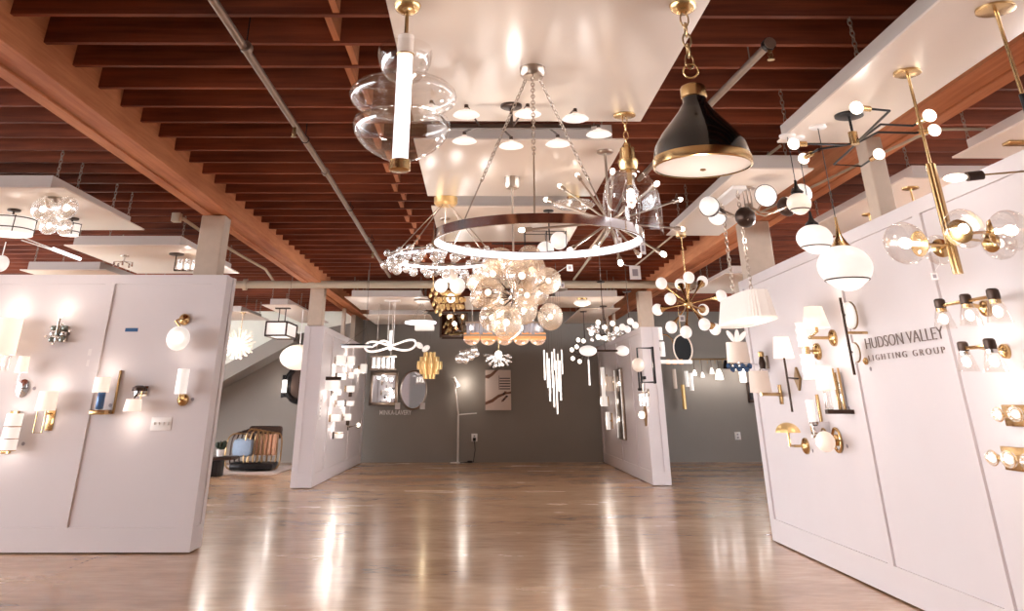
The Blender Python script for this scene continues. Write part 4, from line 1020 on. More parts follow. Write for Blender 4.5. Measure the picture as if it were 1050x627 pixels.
# open wire frame light with globes, and a flat glass ceiling light, behind the big ring
g1, g2 = (0.748, 7.9, 2.572), (0.617, 7.9, 2.484)
t = thing('wire_frame_globe_light', 'black wire frame light with two white globes behind the chrome ring', 'pendant light', (g1[0] - .09, 7.9, BZ))
canopy(t, (g1[0] - .09, 7.9, BZ), .05, .015, 'black'); r_ = 0.081
MB().rod((g1[0] - .09, 7.9, BZ), (g1[0] - .09, 7.9, g1[2]), .006).obj('stem', 'black', t)
for g in (g1, g2): MB().sph(g, r_, 22).obj('globe', 'opal', t)
for cx_, cz_, w_ in ((g1[0] - .03, g1[2] - .02, .09), (g2[0] - .09, g2[2] + .06, .10)):
    for yy in (7.82, 7.98):
        MB().path([(cx_ - w_, yy, cz_ - w_), (cx_ + w_, yy, cz_ - w_), (cx_ + w_, yy, cz_ + w_), (cx_ - w_, yy, cz_ + w_)], .005, 6, True).obj('frame', 'black', t)
    for sx in (-1, 1):
        for sz_ in (-1, 1): MB().rod((cx_ + sx * w_, 7.82, cz_ + sz_ * w_), (cx_ + sx * w_, 7.98, cz_ + sz_ * w_), .005).obj('frame_link', 'black', t)
MB().rod((g2[0] - .5, 7.9, g2[2] + .06), (g1[0] - .09, 7.9, g2[2] + .06), .007).obj('arm', 'black', t)
c = (0.838, 7.318, 2.85)
t = thing('glass_disc_ceiling_light', 'flat ribbed glass ceiling light with brass cap behind the starburst chandelier', 'ceiling light', c)
canopy(t, c, .06, .03, 'brass')
MB().lathe([(.05, -.03), (.17, -.05), (.185, -.075), (.15, -.095), (1e-4, -.10)], c, (0, 0, 1), 28).obj('glass_disc', 'crystal', t)
for i in range(3): MB().sph((c[0] + .08 * math.cos(i * 2.1), c[1] + .08 * math.sin(i * 2.1), c[2] - .06), .018, 8).obj('bulb', 'bulb_soft', t)

# ---- canopies glimpsed over the right partition
for lb, q in (('brass canopy light seen above the right partition top, nearer one', (3.67, 6.953, 2.85)), ('brass canopy light seen above the right partition top, farther one', (3.785, 8.043, 2.85))):
    t = thing('brass_stem_pendant', lb, 'pendant light', q, 'brass pendants behind the right partition')
    canopy(t, q, 0.07, 0.014, 'brass'); MB().rod(q, (q[0], q[1], 2.3), 0.009).obj('stem', 'brass', t)
    MB().sph((q[0], q[1], 2.2), 0.1, 16).obj('globe', 'opal', t); glow(t, (q[0], q[1] - .2, 2.2), 4)
q = (3.791, 5.576, 2.85)
t = thing('brass_bar_light', 'long brass canopy bar under the board at the right frame edge', 'ceiling light', q)
MB().bbev(q[0] - 0.10, q[0] + 0.55, q[1] - 0.05, q[1] + 0.05, BZ - 0.02, BZ, 0.006).obj('canopy', 'brass', t)
MB().rod((q[0] + 0.08, q[1], BZ), (q[0] + .08, q[1], BZ - 0.09), 0.01).bbox(q[0] + .04, q[0] + .5, q[1] - .01, q[1] + .01, BZ - .1, BZ - .085).obj('stem', 'black', t)

# price tags
price_tag('price card hanging right of the starburst chandelier', (0.928, 5.1, 1.909), 0.065, 0.077, top=(0.872, 5.263, 1.988))
price_tag('price card dangling inside the starburst rods', (0.892, 5.4, 2.127), 0.043, 0.074, top=(0.91, 5.78, 2.321))
price_tag('small price card at the right side of the chrome ring', (0.807, 4.17, 1.897), 0.025, 0.055, top=(0.822, 4.17, 1.953))
price_tag('small price card below the bubble chandelier arm', (0.699, 6.6, 2.146), 0.047, 0.047, top=(0.554, 6.5, 2.082))
price_tag('small price card on the crossing main pipe', (1.419, 14.695, 2.997), 0.066, 0.099)
price_tag('grey price card hanging below the brass rod chandelier', (2.286, 4.3, 1.785), 0.035, 0.035, top=(2.419, 4.46, 1.913))
price_tag('small price card under the gold sputnik', (2.082, 9.0, 1.99), 0.06, 0.06, top=(2.183, 9.2, 2.131))

# ================================================================ LIGHTS AND THINGS ON THE DISPLAY PARTITIONS
NRM = {'L1': Vector((0, -1, 0)), 'L2': Vector((1, 0, 0)), 'R1': Vector((-1, 0, 0)), 'R2': Vector((-1, 0, 0)), 'B': Vector((0, -1, 0))}
PLANE = {'L1': 9.0 + 0.018, 'L2': -2.68 - 0.018, 'R1': 2.925 + 0.018, 'R2': 2.89 + 0.018, 'B': 21.85}
def onwall(fc, p):
    p = Vector(p)
    if fc in ('L1', 'B'): p.y = PLANE[fc]
    else: p.x = PLANE[fc]
    return p
def plate_round(t, fc, p, r, m, th=0.018):
    q = onwall(fc, p); MB().lathe([(r, 0), (r, th * 0.6), (r * 0.86, th), (r * 0.3, th * 1.6), (1e-4, th * 1.7)], q, NRM[fc], 24).obj('backplate', m, t)
def plate_rect(t, fc, p, w, h, m, th=0.018, name='backplate'):
    q = onwall(fc, p); n = NRM[fc]
    if abs(n.y) > .5: MB().bbev(q.x - w / 2, q.x + w / 2, min(q.y, q.y + n.y * th), max(q.y, q.y + n.y * th), q.z - h / 2, q.z + h / 2, 0.003).obj(name, m, t)
    else: MB().bbev(min(q.x, q.x + n.x * th), max(q.x, q.x + n.x * th), q.y - w / 2, q.y + w / 2, q.z - h / 2, q.z + h / 2, 0.003).obj(name, m, t)
def sconce(fc, label, p, cat='wall light', name='wall_sconce', group=None):
    return thing(name, label, cat, onwall(fc, p), group)
def shade(t, p, rb, rt, h, m='linen', name='lamp_shade', n=28):
    """open drum or cone shade, p at its centre"""
    MB().open().lathe([(rt, h / 2), (rb, -h / 2), (rb - 0.003, -h / 2), (rt - 0.003, h / 2)], p, (0, 0, 1), n).obj(name, m, t)
def arm(t, pts, r, m, name='arm'): return MB().path(pts, r, 8).obj(name, m, t)
def wglow(t, fc, p, w, out=0.14, col=(1.0, 0.88, 0.78)):
    q = onwall(fc, p) + NRM[fc] * out; glow(t, q, w * 0.6, col, 0.035)

# ---------------- front left partition (faces the camera)
p, r = ((-4.74, 8.88, 1.807), 0.146)
t = sconce('L1', 'glowing fabric shade over hanging crystals at the left frame edge', p)
shade(t, p, r, r, 0.332, 'linen'); plate_round(t, 'L1', p, 0.05, 'nickel')
arm(t, [onwall('L1', p), p], 0.008, 'nickel')
for i in range(9):
    a = 2 * PI * i / 9; q = V(p) + V((r * .8 * math.cos(a), r * .8 * math.sin(a), -0.25))
    MB().rod(q + V((0, 0, .07)), q + V((0, 0, -.05)), 0.007, 6).obj('crystal_drop', 'crystal', t)
wglow(t, 'L1', V(p) + V((0, 0, .28)), 2.4); wglow(t, 'L1', V(p) + V((0, 0, -.25)), 1.2)
p = (-4.233, 8.94, 1.839); w_ = 0.148
t = sconce('L1', 'square cut crystal sconce with one bare candle bulb', p)
plate_rect(t, 'L1', p, w_, w_, 'nickel', 0.02)
for i in range(3):
    for j in range(3):
        MB().bbev(p[0] + (i - 1) * w_ * .36 - w_ * .16, p[0] + (i - 1) * w_ * .36 + w_ * .16, p[1] - 0.02, p[1] + 0.05, p[2] + (j - 1) * w_ * .36 - w_ * .16, p[2] + (j - 1) * w_ * .36 + w_ * .16, 0.012).obj('crystal_block', 'crystal' if (i + j) % 2 else 'greycrystal', t)
for k in range(6):
    a = 2 * PI * k / 6 + .3; MB().sph(V(p) + V((w_ * .8 * math.cos(a), 0, w_ * .62 * math.sin(a))), 0.016, 8).obj('crystal_bead', 'crystal', t)
MB().rod(V(p) + V((0, -.03, 0)), V(p) + V((0, -.03, .14)), 0.012).obj('candle', 'nickel', t)
MB().sph(V(p) + V((0.01, -.03, .19)), 0.022, 12, sz=1.9).obj('bulb', 'bulb', t); wglow(t, 'L1', V(p) + V((0, 0, .22)), 2.6)
p, r = ((-4.481, 8.88, 1.557), 0.058)
t = sconce('L1', 'small white cone shade above an oval chrome backplate', p)
shade(t, p, r * 1.05, r * .85, 0.144); q = (-4.491, 9.0, 1.348); rr = 0.063
MB().lathe([(rr, 0), (rr, .012), (1e-4, .02)], onwall('L1', q), (0, -1, 0), 28, sx=1.0, sy=1.3).obj('backplate', 'chrome', t)
arm(t, [onwall('L1', q), V(q) + V((0.02, -.12, 0)), V(q) + V((0.0, -.12, 0.05)), V(p) + V((0, 0, -.05))], 0.006, 'chrome'); wglow(t, 'L1', p, 1.5)
p, r = ((-4.163, 8.88, 1.237), 0.09)
t = sconce('L1', 'white square drum shade on an open brass rectangle bracket', p)
shade(t, p, r * 1.03, r * .93, 0.165, 'linen')
q = (-4.152, 9.0, 1.078); plate_rect(t, 'L1', q, 0.07, 0.19, 'brass')
arm(t, [(q[0], PLANE['L1'], q[2] + .05), (q[0], q[1] - .1, q[2] + .05)], 0.01, 'brass')
x_, z_ = q[0] - .09, q[2]
arm(t, [(x_, q[1] - .1, z_ + .1), (x_, q[1] - .1, z_ - .11), (q[0] - .01, q[1] - .1, z_ - .11), (q[0] - .01, q[1] - .1, z_ + .1)], 0.006, 'brass', 'bracket'); wglow(t, 'L1', V(p) + V((0, 0, .15)), 1.6); wglow(t, 'L1', V(p) + V((0.02, 0, -.18)), 1.0)
t = sconce('L1', 'stacked glowing glass tiers low at the left frame edge', (-4.515, 9.0, 0.995))
for (p, rx) in [((-4.454, 8.91, 1.075), 0.08), ((-4.454, 8.91, 0.973), 0.079), ((-4.456, 8.91, 0.876), 0.083)]:
    MB().open().lathe([(rx, -0.055), (rx, 0.055)], p, (0, 0, 1), 24, sy=.7).obj('glass_tier', 'opal', t)
    MB().tor(V(p) + V((0, 0, -.055)), rx, .004, sy=.7).obj('trim_ring', 'brass', t)
plate_rect(t, 'L1', (-4.499, 9.0, 0.971), 0.07, 0.36, 'brass', 0.06); wglow(t, 'L1', (-4.503, 9.0, 1.162), 1.6); wglow(t, 'L1', (-4.468, 9.0, 0.784), 1.6)
p, r = ((-3.668, 8.88, 1.377), 0.076)
t = sconce('L1', 'fabric drum shade over a blue crystal stem in a brass frame', p)
shade(t, p, r, r * .97, 0.129)
q = (-3.649, 8.88, 1.246); MB().bbev(q[0] - .03, q[0] + .03, q[1] - .03, q[1] + .03, q[2] - .08, q[2] + .07, .008).obj('crystal_stem', 'bluecrystal', t)
MB().bbev(q[0] - .075, q[0] + .075, q[1] - .04, PLANE['L1'], q[2] - .125, q[2] - .085, .006).obj('base', 'brass', t)
MB().bbox(q[0] + .085, q[0] + .10, PLANE['L1'] - .03, PLANE['L1'] - .0, q[2] - .12, q[2] + .26).obj('frame', 'brass', t); wglow(t, 'L1', V(p) + V((0, 0, .14)), 1.6)
p, r = ((-3.33, 8.88, 1.201), 0.078)
t = sconce('L1', 'downward lit shade under a round chrome top', p)
shade(t, p, r * 1.08, r * .9, 0.104)
q = (-3.32, 8.94, 1.323); MB().lathe([(.065, 0), (.065, .03), (.03, .05)], q, (0, 0, 1), 20).obj('cap', 'bronze', t); plate_rect(t, 'L1', q, .13, .09, 'chrome')
arm(t, [V(q) + V((.05, -.05, 0)), V(q) + V((.05, -.06, -.17))], .005, 'brass'); arm(t, [q, V(p) + V((0, 0, .06))], .008, 'bronze'); wglow(t, 'L1', V(p) + V((0, 0, -.15)), 2.2)
p, r = ((-2.896, 8.89, 1.408), 0.057)
t = sconce('L1', 'tall lit cylinder shade above a round brass plate', p)
shade(t, p, r, r, 0.22, 'opal'); q = (-2.899, 9.0, 1.247); plate_round(t, 'L1', q, 0.055, 'brass', .03)
arm(t, [onwall('L1', q), V(q) + V((0, -.11, 0)), V(p) + V((0, 0, -.1))], .008, 'brass'); wglow(t, 'L1', V(p) + V((0.03, 0, .05)), 1.8)
p, r = ((-2.985, 8.84, 1.789), 0.112)
t = sconce('L1', 'large milky globe sconce hanging from a round brass plate', p)
MB().sph(p, r, 28).obj('globe', 'opal', t); q = (-3.009, 9.0, 1.977); plate_round(t, 'L1', q, 0.055, 'brass', .03)
arm(t, [onwall('L1', q), V(q) + V((0, -.1, 0)), V(q) + V((-.03, -.16, -.03)), V(p) + V((0, 0, r * .97))], .012, 'brass'); wglow(t, 'L1', V(p) + V((0.04, 0, 0)), 2.6, .3)
w_, h_ = 0.129, 0.034; q = onwall('L1', (-3.531, 9.0, 1.88))
tag(MB().box((q.x, q.y - .002, q.z), (w_, .003, h_), 0).obj('masking_tape', 'bluetape'), 'strip of blue masking tape on the front left partition', 'tape')
q = (-3.075, 9.0, 1.042); w_, h_ = 0.199, 0.114
t = sconce('L1', 'white four gang switch plate on the front left partition', q, 'light switch', 'switch_plate')
plate_rect(t, 'L1', q, w_, h_, 'plastic', .01)
for i in range(4): 
    x = q[0] + (i - 1.5) * w_ * .22; MB().bbev(x - .008, x + .008, PLANE['L1'] - .022, PLANE['L1'] - .009, q[2] - .012, q[2] + .014, .002).obj('toggle', 'plastic', t)
for lb, x, y in (('small grey sticker on the front left partition, upper one by the batten', 92, 361), ('small grey sticker on the front left partition, lower one by the batten', 91, 372)): pass
for lb, q in (('upper of two small grey stickers beside the left partition batten', (-3.898, 9.0, 1.673)), ('lower of two small grey stickers beside the left partition batten', (-3.891, 9.0, 1.575))):
    q = onwall('L1', q); tag(MB().box((q.x, q.y - .002, q.z), (.055, .003, .06)).obj('wall_sticker', 'tag', smooth=False), lb, 'sticker')
for lb, q in (('tiny round price sticker beside the oval chrome sconce', (-4.381, 9.0, 1.348)), ('tiny round price sticker beside the square crystal sconce', (-4.158, 9.0, 1.843)), ('tiny round price sticker beside the blue crystal sconce', (-3.603, 9.0, 1.2)), ('tiny round price sticker beside the tall cylinder sconce', (-2.809, 9.0, 1.252)), ('tiny round price sticker beside the left edge crystal shade', (-4.69, 9.0, 1.627)), ('tiny round price sticker beside the stacked glass tiers', (-4.366, 9.0, 0.873))):
    q = onwall('L1', q); tag(MB().lathe([(.016, 0), (.016, .004), (1e-4, .005)], q, (0, -1, 0), 14).obj('price_sticker', 'tagink'), lb, 'sticker')

# ---------------- front right partition
p, r = ((2.705, 7.062, 1.833), 0.102)
t = sconce('R1', 'white cone shade on a curved brass arm, highest on the right partition', p)
hS = 0.158; shade(t, p, r * 1.02, r * .68, hS)
q = (2.925, 7.332, 1.699); plate_round(t, 'R1', q, 0.064, 'brass', .03)
arm(t, [onwall('R1', q), V(q) + V((-.10, 0, 0)), V(q) + V((-.19, 0.0, .0)), (p[0], p[1], q[2] + .03), (p[0], p[1], p[2] - hS * .2)], .012, 'brass'); wglow(t, 'R1', V(p) + V((0, 0, .16)), 1.6)
p, r = ((2.705, 7.934, 1.658), 0.091)
t = sconce('R1', 'small cone shade on a long black stem with diamond backplate', p)
hS = 0.173; shade(t, p, r, r * .72, hS)
e = (2.705, 7.935, 1.151); MB().rod((p[0], p[1], p[2] - hS * .4), (p[0], p[1], e[2]), .010).obj('stem', 'bronze', t)
q = (2.925, 8.312, 1.417); qq = onwall('R1', q); k_ = 0.098
MB().poly([(qq.x - .004, qq.y, qq.z + k_), (qq.x - .004, qq.y - k_ * .75, qq.z), (qq.x - .004, qq.y, qq.z - k_), (qq.x - .004, qq.y + k_ * .75, qq.z)], (-.02, 0, 0)).obj('diamond_backplate', 'brass_dark', t)
arm(t, [qq, (p[0], p[1], qq.z)], .008, 'bronze'); wglow(t, 'R1', V(p) + V((0, 0, .14)), 1.2)
q = (2.925, 7.725, 1.616)
t = sconce('R1', 'tall ribbed glowing glass column on a round brass plate', q)
plate_round(t, 'R1', q, 0.067, 'brass', .03)
pa, pb = (2.785, 7.587, 1.769), (2.785, 7.749, 1.449); xm, ym = pa[0], pa[1]
for z0_, z1_ in ((q[2] + .03, q[2] + .22), (q[2] - .22, q[2] - .03)):
    pr = []; n_ = 7
    for i in range(n_):
        zz = z0_ + (z1_ - z0_) * i / (n_ - 1); pr.append((.052 if i % 2 else .062, zz))
    MB().lathe(pr, (xm, ym, 0), (0, 0, 1), 24).obj('ribbed_glass', 'opal', t)
arm(t, [onwall('R1', q), (xm, ym, q[2])], .01, 'brass'); MB().rod((xm, ym, q[2] - .04), (xm, ym, q[2] + .04), .03, 14).obj('collar', 'brass', t); wglow(t, 'R1', V(q) + V((0, .1, 0)), 1.6, .2)
p, r = ((2.765, 7.232, 1.399), 0.07)
t = sconce('R1', 'pale drum shade on a crystal stem with tall brass frame', p)
hS = 0.171; shade(t, p, r, r * .92, hS)
q = (2.925, 7.368, 1.303); plate_rect(t, 'R1', q, .10, .28, 'chrome', .02)
for dy in (-.055, .055): MB().bbox(PLANE['R1'] - .032, PLANE['R1'] - .018, q[1] + dy - .006, q[1] + dy + .006, q[2] - .16, q[2] + .17).obj('frame_bar', 'brass', t)
MB().bbev(p[0] - .025, p[0] + .025, p[1] - .025, p[1] + .025, p[2] - hS * .5 - .14, p[2] - hS * .45, .006).obj('crystal_stem', 'crystal', t)
MB().bbox(p[0] - .03, PLANE['R1'], p[1] - .03, p[1] + .03, p[2] - hS * .5 - .17, p[2] - hS * .5 - .14).obj('base', 'bronze', t); wglow(t, 'R1', V(p) + V((0, 0, .14)), 1.4)
pa, pb = (2.815, 7.786, 1.241), (2.815, 7.868, 1.079)
t = sconce('R1', 'slim glowing tube beside a vertical brass bar', (2.925, 8.018, 1.128))
MB().rod((pa[0], pa[1], pa[2]), (pa[0], pa[1], pb[2]), .032, 16).obj('glass_tube', 'opal', t)
b0, b1 = (2.895, 7.914, 1.286), (2.895, 7.93, 0.961)
MB().bbev(PLANE['R1'] - .02, PLANE['R1'], b0[1] - .02, b0[1] + .02, b1[2], b0[2], .004).obj('backplate', 'brass', t)
MB().bbev(pa[0] - .02, PLANE['R1'], pa[1] - .03, pa[1] + .03, b1[2] - .0, b1[2] + .12, .005).obj('base', 'chrome', t)
MB().rod((pa[0], pa[1], b1[2] + .05), (pa[0], pa[1], pb[2]), .02).obj('socket', 'brass', t); wglow(t, 'R1', pa, 1.4, .2)
p, r = ((2.725, 8.186, 1.02), 0.103)
t = sconce('R1', 'gold scalloped shell shade on a swan arm low on the partition', p)
mb = MB().open(); n_ = 40
k0 = len(mb.v)
for j in range(7):
    a = PI * .5 * j / 6
    for i in range(n_):
        g = 2 * PI * i / n_; rr = r * math.sin(a + .02) * (1 + .07 * math.cos(10 * g) * (j / 6)); mb.v.append((p[0] + rr * math.cos(g), p[1] + rr * math.sin(g), p[2] + r * .75 * math.cos(a) - r * .3))
for j in range(6):
    for i in range(n_): mb.f.append((k0 + j * n_ + i, k0 + j * n_ + (i + 1) % n_, k0 + (j + 1) * n_ + (i + 1) % n_, k0 + (j + 1) * n_ + i))
mb.obj('scalloped_shade', 'goldglow', t)
q = (2.925, 8.383, 0.877); plate_round(t, 'R1', q, 0.065, 'brass', .03)
arm(t, [onwall('R1', q), V(q) + V((-.1, 0, 0)), (p[0], p[1], q[2] + .01), (p[0], p[1], p[2])], .011, 'brass'); wglow(t, 'R1', V(p) + V((0, 0, -.1)), 1.2, .2)
p, r = ((2.765, 7.44, 0.946), 0.074)
t = sconce('R1', 'clear glass ball sconce on an oval brass ring plate', p)
MB().sph(p, r, 24).obj('glass_ball', 'opal_soft', t); q = (2.925, 7.628, 0.95); rr = 0.072
MB().tor(onwall('R1', q) + V((-.012, 0, 0)), rr * 1.15, .012, (1, 0, 0), 32).obj('brass_ring', 'brass', t); plate_round(t, 'R1', q, rr * .6, 'brass', .03)
arm(t, [onwall('R1', q), p], .01, 'brass'); wglow(t, 'R1', p, 1.2, .3)
q0, q1 = (2.785, 6.698, 1.941), (2.785, 6.68, 1.405); qm = (2.925, 7.014, 1.693)
t = sconce('R1', 'long slanting black bar sconce with two milky glass discs', qm)
xb, yb_ = q0[0], (q0[1] + q1[1]) / 2
MB().rod((xb, yb_, q1[2]), (xb, yb_, q0[2]), .011).obj('bar', 'bronze', t); arm(t, [onwall('R1', (xb, yb_, qm[2])), (xb, yb_, qm[2])], .010, 'brass')
for (pp, rr, sz) in [((2.845, 6.724, 1.818), 0.094, 0.5), ((2.845, 6.772, 1.561), 0.066, 0.6)]:
    MB().sph(pp, rr, 24, (1, 0, 0), sz).obj('glass_disc', 'opal', t); arm(t, [pp, (xb, yb_, pp[2])], .008, 'bronze'); MB().tor(V(pp) + V((.02, 0, 0)), rr, .006, (1, 0, 0), 28).obj('disc_rim', 'brass_dark', t)
plate_round(t, 'R1', (2.925, 6.798, 1.502), .025, 'brass'); wglow(t, 'R1', qm, 1.8, .3)
p, r = ((2.685, 8.666, 1.4), 0.1)
t = sconce('R1', 'pale drum shade on a straight brass arm at the far end of the right partition', p)
hS = 0.186; shade(t, p, r * 1.0, r * .9, hS, 'linen_grey')
q = (2.925, 8.867, 1.294); plate_rect(t, 'R1', q, .07, .17, 'brass'); arm(t, [onwall('R1', q), (p[0], p[1], q[2]), (p[0], p[1], p[2])], .016, 'brass')
p, r = ((2.625, 9.06, 1.675), 0.114)
t = sconce('R1', 'pale drum shade above dark blue crystals at the partition end', p)
hS = 0.188; shade(t, p, r, r * .9, hS, 'linen_grey')
for i in range(7): MB().sph((p[0] + (i - 3) * .035, p[1], p[2] - hS * .5 - .03 - .03 * (i % 2)), .028, 8).obj('crystal_ball', 'bluecrystal', t)
arm(t, [(PLANE['R1'], 9.5, p[2] - hS * .5), (p[0], p[1], p[2] - hS * .5), p], .008, 'chrome')
for i, d in enumerate(((-.6, .9), (0.1, 1), (.7, .7))): MB().sph((p[0] + d[0] * .09 + .02, p[1] + .05, p[2] + hS * .5 + .06), .026, 10, (d[0], 0, d[1]), 2.6, sx=.5).obj('glass_petal', 'opal', t)
q = (2.885, 9.142, 1.589)
t = sconce('R1', 'small dark sconce with a gold top between two pale shades', q)
MB().lathe([(.028, 0), (.035, .05), (.02, .11)], (q[0], q[1], q[2] - .06), (0, 0, 1), 16).obj('body', 'bronze', t); MB().lathe([(.03, .11), (.03, .15), (.02, .16)], (q[0], q[1], q[2] - .06), (0, 0, 1), 16).obj('cap', 'brass', t)
plate_rect(t, 'R1', q, .05, .12, 'nickel'); MB().bbev(q[0] - .03, PLANE['R1'], q[1] - .03, q[1] + .03, q[2] - .09, q[2] - .06, .004).obj('base', 'chrome', t)

# vanity lights with glass bells
def vanity(label, caps, bulbs, plate, capm, shade_m='clear', pr=.06, crm='brass', grp=None):
    t = sconce('R1', label, plate, name='vanity_light')
    plate_round(t, 'R1', plate, pr, 'brass', .03)
    A = V(caps[0][0]); B = V(caps[-1][0])
    MB().path([A, B], .010, 8).obj('bar', 'brass', t)
    arm(t, [onwall('R1', plate), (A.x, plate[1], A.z * .5 + B.z * .5)], .012, 'brass')
    for (p, r) in caps:
        MB().lathe([(r * .9, -r * .5), (r, 0), (r * .95, r * .9), (r * .7, r * 1.15), (1e-4, r * 1.2)], p, (0, 0, 1), 20).obj('socket_cap', capm, t)
        MB().open().lathe([(r * .95, -r * .5), (r * 1.3, -r * 1.5), (r * 1.75, -r * 3.2), (r * 1.9, -r * 3.9)], p, (0, 0, 1), 28).obj('glass_bell', shade_m, t)
        MB().lathe([(r * .9, -r * 1.1), (r * .9, -r * .5)], p, (0, 0, 1), 16).obj('socket_ring', crm, t)
        MB().sph(V(p) + V((0, 0, -r * 2.3)), r * .75, 14, sz=1.2).obj('bulb', 'bulb_soft', t)
    wglow(t, 'R1', V(plate) + V((0, 0, -.12)), 2.6, .2)
vanity('three light vanity with dark bronze caps and clear glass bells', [((2.795, 5.27, 1.744), 0.033), ((2.795, 4.978, 1.739), 0.033), ((2.795, 4.7, 1.735), 0.034)], None, (2.925, 5.041, 1.706), 'bronze', pr=0.045)
vanity('two light vanity with ribbed collars below the three light one', [((2.795, 5.131, 1.5), 0.031), ((2.795, 4.855, 1.497), 0.033)], None, (2.925, 4.962, 1.476), 'bronze', pr=0.038, crm='chrome')
def bar_vanity(label, plate, w, h, globes):
    t = sconce('R1', label, plate, name='vanity_light'); plate_rect(t, 'R1', plate, w, h, 'brass', .03)
    for (p, r) in globes:
        MB().sph(p, r, 20).obj('glass_globe', 'crystal', t); MB().sph(p, r * .55, 12).obj('bulb', 'bulb_soft', t)
        MB().rod(onwall('R1', p), p, .016).obj('socket', 'brass', t); MB().tor(V(p), r * .95, .004, (1, 0.3, 0), 24).obj('wire_band', 'brass', t)
    wglow(t, 'R1', plate, 2.4, .3)
bar_vanity('clear globe vanity on a brass bar, upper one at the right frame edge', (2.925, 4.967, 1.159), 0.286, 0.105, [((2.805, 4.967, 1.164), 0.034), ((2.805, 4.803, 1.168), 0.038), ((2.805, 4.622, 1.177), 0.039)])
bar_vanity('clear globe vanity on a brass bar, lower one at the right frame edge', (2.925, 5.074, 0.949), 0.301, 0.115, [((2.805, 5.131, 0.953), 0.037), ((2.805, 4.974, 0.955), 0.041), ((2.805, 4.795, 0.951), 0.042)])

# lettering on the right partition
def lettering(name, label, body, fc, a, b, h, m, cat='wall lettering', extrude=.003, bold=0.0, space=1.0):
    """text running from point a to point b on a wall, letters h tall"""
    cu = bpy.data.curves.new(name, 'FONT'); cu.body = body; cu.extrude = extrude; cu.offset = bold; cu.space_character = space
    cu.align_x = 'LEFT'; cu.size = 1.0
    tmp = bpy.data.objects.new(name, cu); COL.objects.link(tmp)
    bpy.context.view_layer.update(); w = tmp.dimensions.x
    me = bpy.data.meshes.new_from_object(tmp); me.materials.clear(); me.materials.append(M[m])
    bpy.data.objects.remove(tmp)
    a = onwall(fc, a); b = onwall(fc, b); L = (b - a).length
    x = Vector((b.x - a.x, b.y - a.y, 0)).normalized(); z = Vector((0, 0, 1)); y = x.cross(z) * -1; n = NRM[fc]
    R_ = Matrix((x, z, n)).transposed().to_4x4()
    sx = L / w; sy = h / 0.70
    MX = Matrix.Translation(a + n * (extrude + (.001 if fc == 'B' else .0185))) @ R_ @ Matrix.Diagonal((sx, sy, 1, 1))
    t = thing(name, label, cat, a)
    bm = bmesh.new(); bm.from_mesh(me); bm.verts.ensure_lookup_table(); bm.verts.index_update()
    seen = set()
    for v0 in bm.verts:                      # one letter after another
        if v0.index in seen: continue
        st = [v0]; isl = []; seen.add(v0.index)
        while st:
            v = st.pop(); isl.append(v)
            for e in v.link_edges:
                w_ = e.other_vert(v)
                if w_.index not in seen: seen.add(w_.index); st.append(w_)
        ids = {v.index: k for k, v in enumerate(isl)}
        mb = MB(); mb.add([MX @ v.co for v in isl], [[ids[v.index] for v in f.verts] for f in {f for v in isl for f in v.link_faces}])
        mb.obj('letter', m, t, smooth=False)
    bm.free(); return t

lettering('wall_lettering', 'large dark capitals spelling HUDSON VALLEY on the right partition', 'HUDSON VALLEY', 'R1', (2.925, 6.724, 1.579), (2.925, 5.568, 1.579), 0.077, 'ink', bold=-0.018)
lettering('wall_lettering', 'small spaced capitals spelling LIGHTING GROUP below HUDSON VALLEY', 'LIGHTING GROUP', 'R1', (2.925, 6.713, 1.498), (2.925, 5.592, 1.498), 0.04, 'ink2', space=1.5, bold=-0.018)
for lb, q in (('tiny round price sticker beside the black bar sconce', (2.925, 6.756, 1.447)), ('tiny round price sticker below the tall brass frame sconce', (2.925, 7.292, 1.181)), ('tiny round price sticker beside the gold shell sconce', (2.925, 8.255, 0.845)), ('tiny round price sticker beside the glass ball sconce', (2.925, 7.466, 0.915))):
    q = onwall('R1', q); tag(MB().lathe([(.014, 0), (.014, .004), (1e-4, .005)], q, (-1, 0, 0), 14).obj('price_sticker', 'tagink'), lb, 'sticker')

# ---------------- rear left partition: fourteen small lit sconces
GL = 'lit sconces on the rear left partition'
SC = [((-2.58, 16.865, 1.932), 0.091, 0.165), ((-2.58, 18.217, 1.981), 0.079, 0.158), ((-2.58, 20.232, 1.902), 0.077, 0.186), ((-2.58, 19.132, 1.808), 0.072, 0.095), ((-2.58, 17.106, 1.662), 0.087, 0.099), ((-2.58, 18.365, 1.714), 0.059, 0.109), ((-2.58, 16.068, 1.493), 0.146, 0.155), ((-2.58, 16.708, 1.396), 0.076, 0.098), ((-2.58, 18.393, 1.471), 0.084, 0.118), ((-2.58, 17.231, 1.213), 0.068, 0.081), ((-2.58, 18.501, 1.213), 0.079, 0.086), ((-2.58, 16.739, 0.976), 0.088, 0.106), ((-2.58, 18.29, 0.97), 0.068, 0.116), ((-2.58, 17.273, 0.69), 0.086, 0.09)]
LB = ['square lit box sconce, top row nearest on the rear left partition', 'square lit box sconce, top row second on the rear left partition', 'lit box sconce near the far edge, highest beside the ribbon pendant', 'flat lit bar sconce beside the far edge box', 'lit box sconce in the second row of the rear left partition', 'small lit box sconce right of the second row box', 'wide lit shade with a dark top, nearest on the rear left partition', 'lit shade just under the wide dark topped one', 'lit box with dark bracket in the middle of the rear left partition', 'narrow lit bar left of the pair at mid height', 'narrow lit bar right of the pair at mid height', 'lit box at the lower left of the rear left partition group', 'lit box at the lower right beside a dark bracket', 'lowest lit shade with a brass rim on the rear left partition']
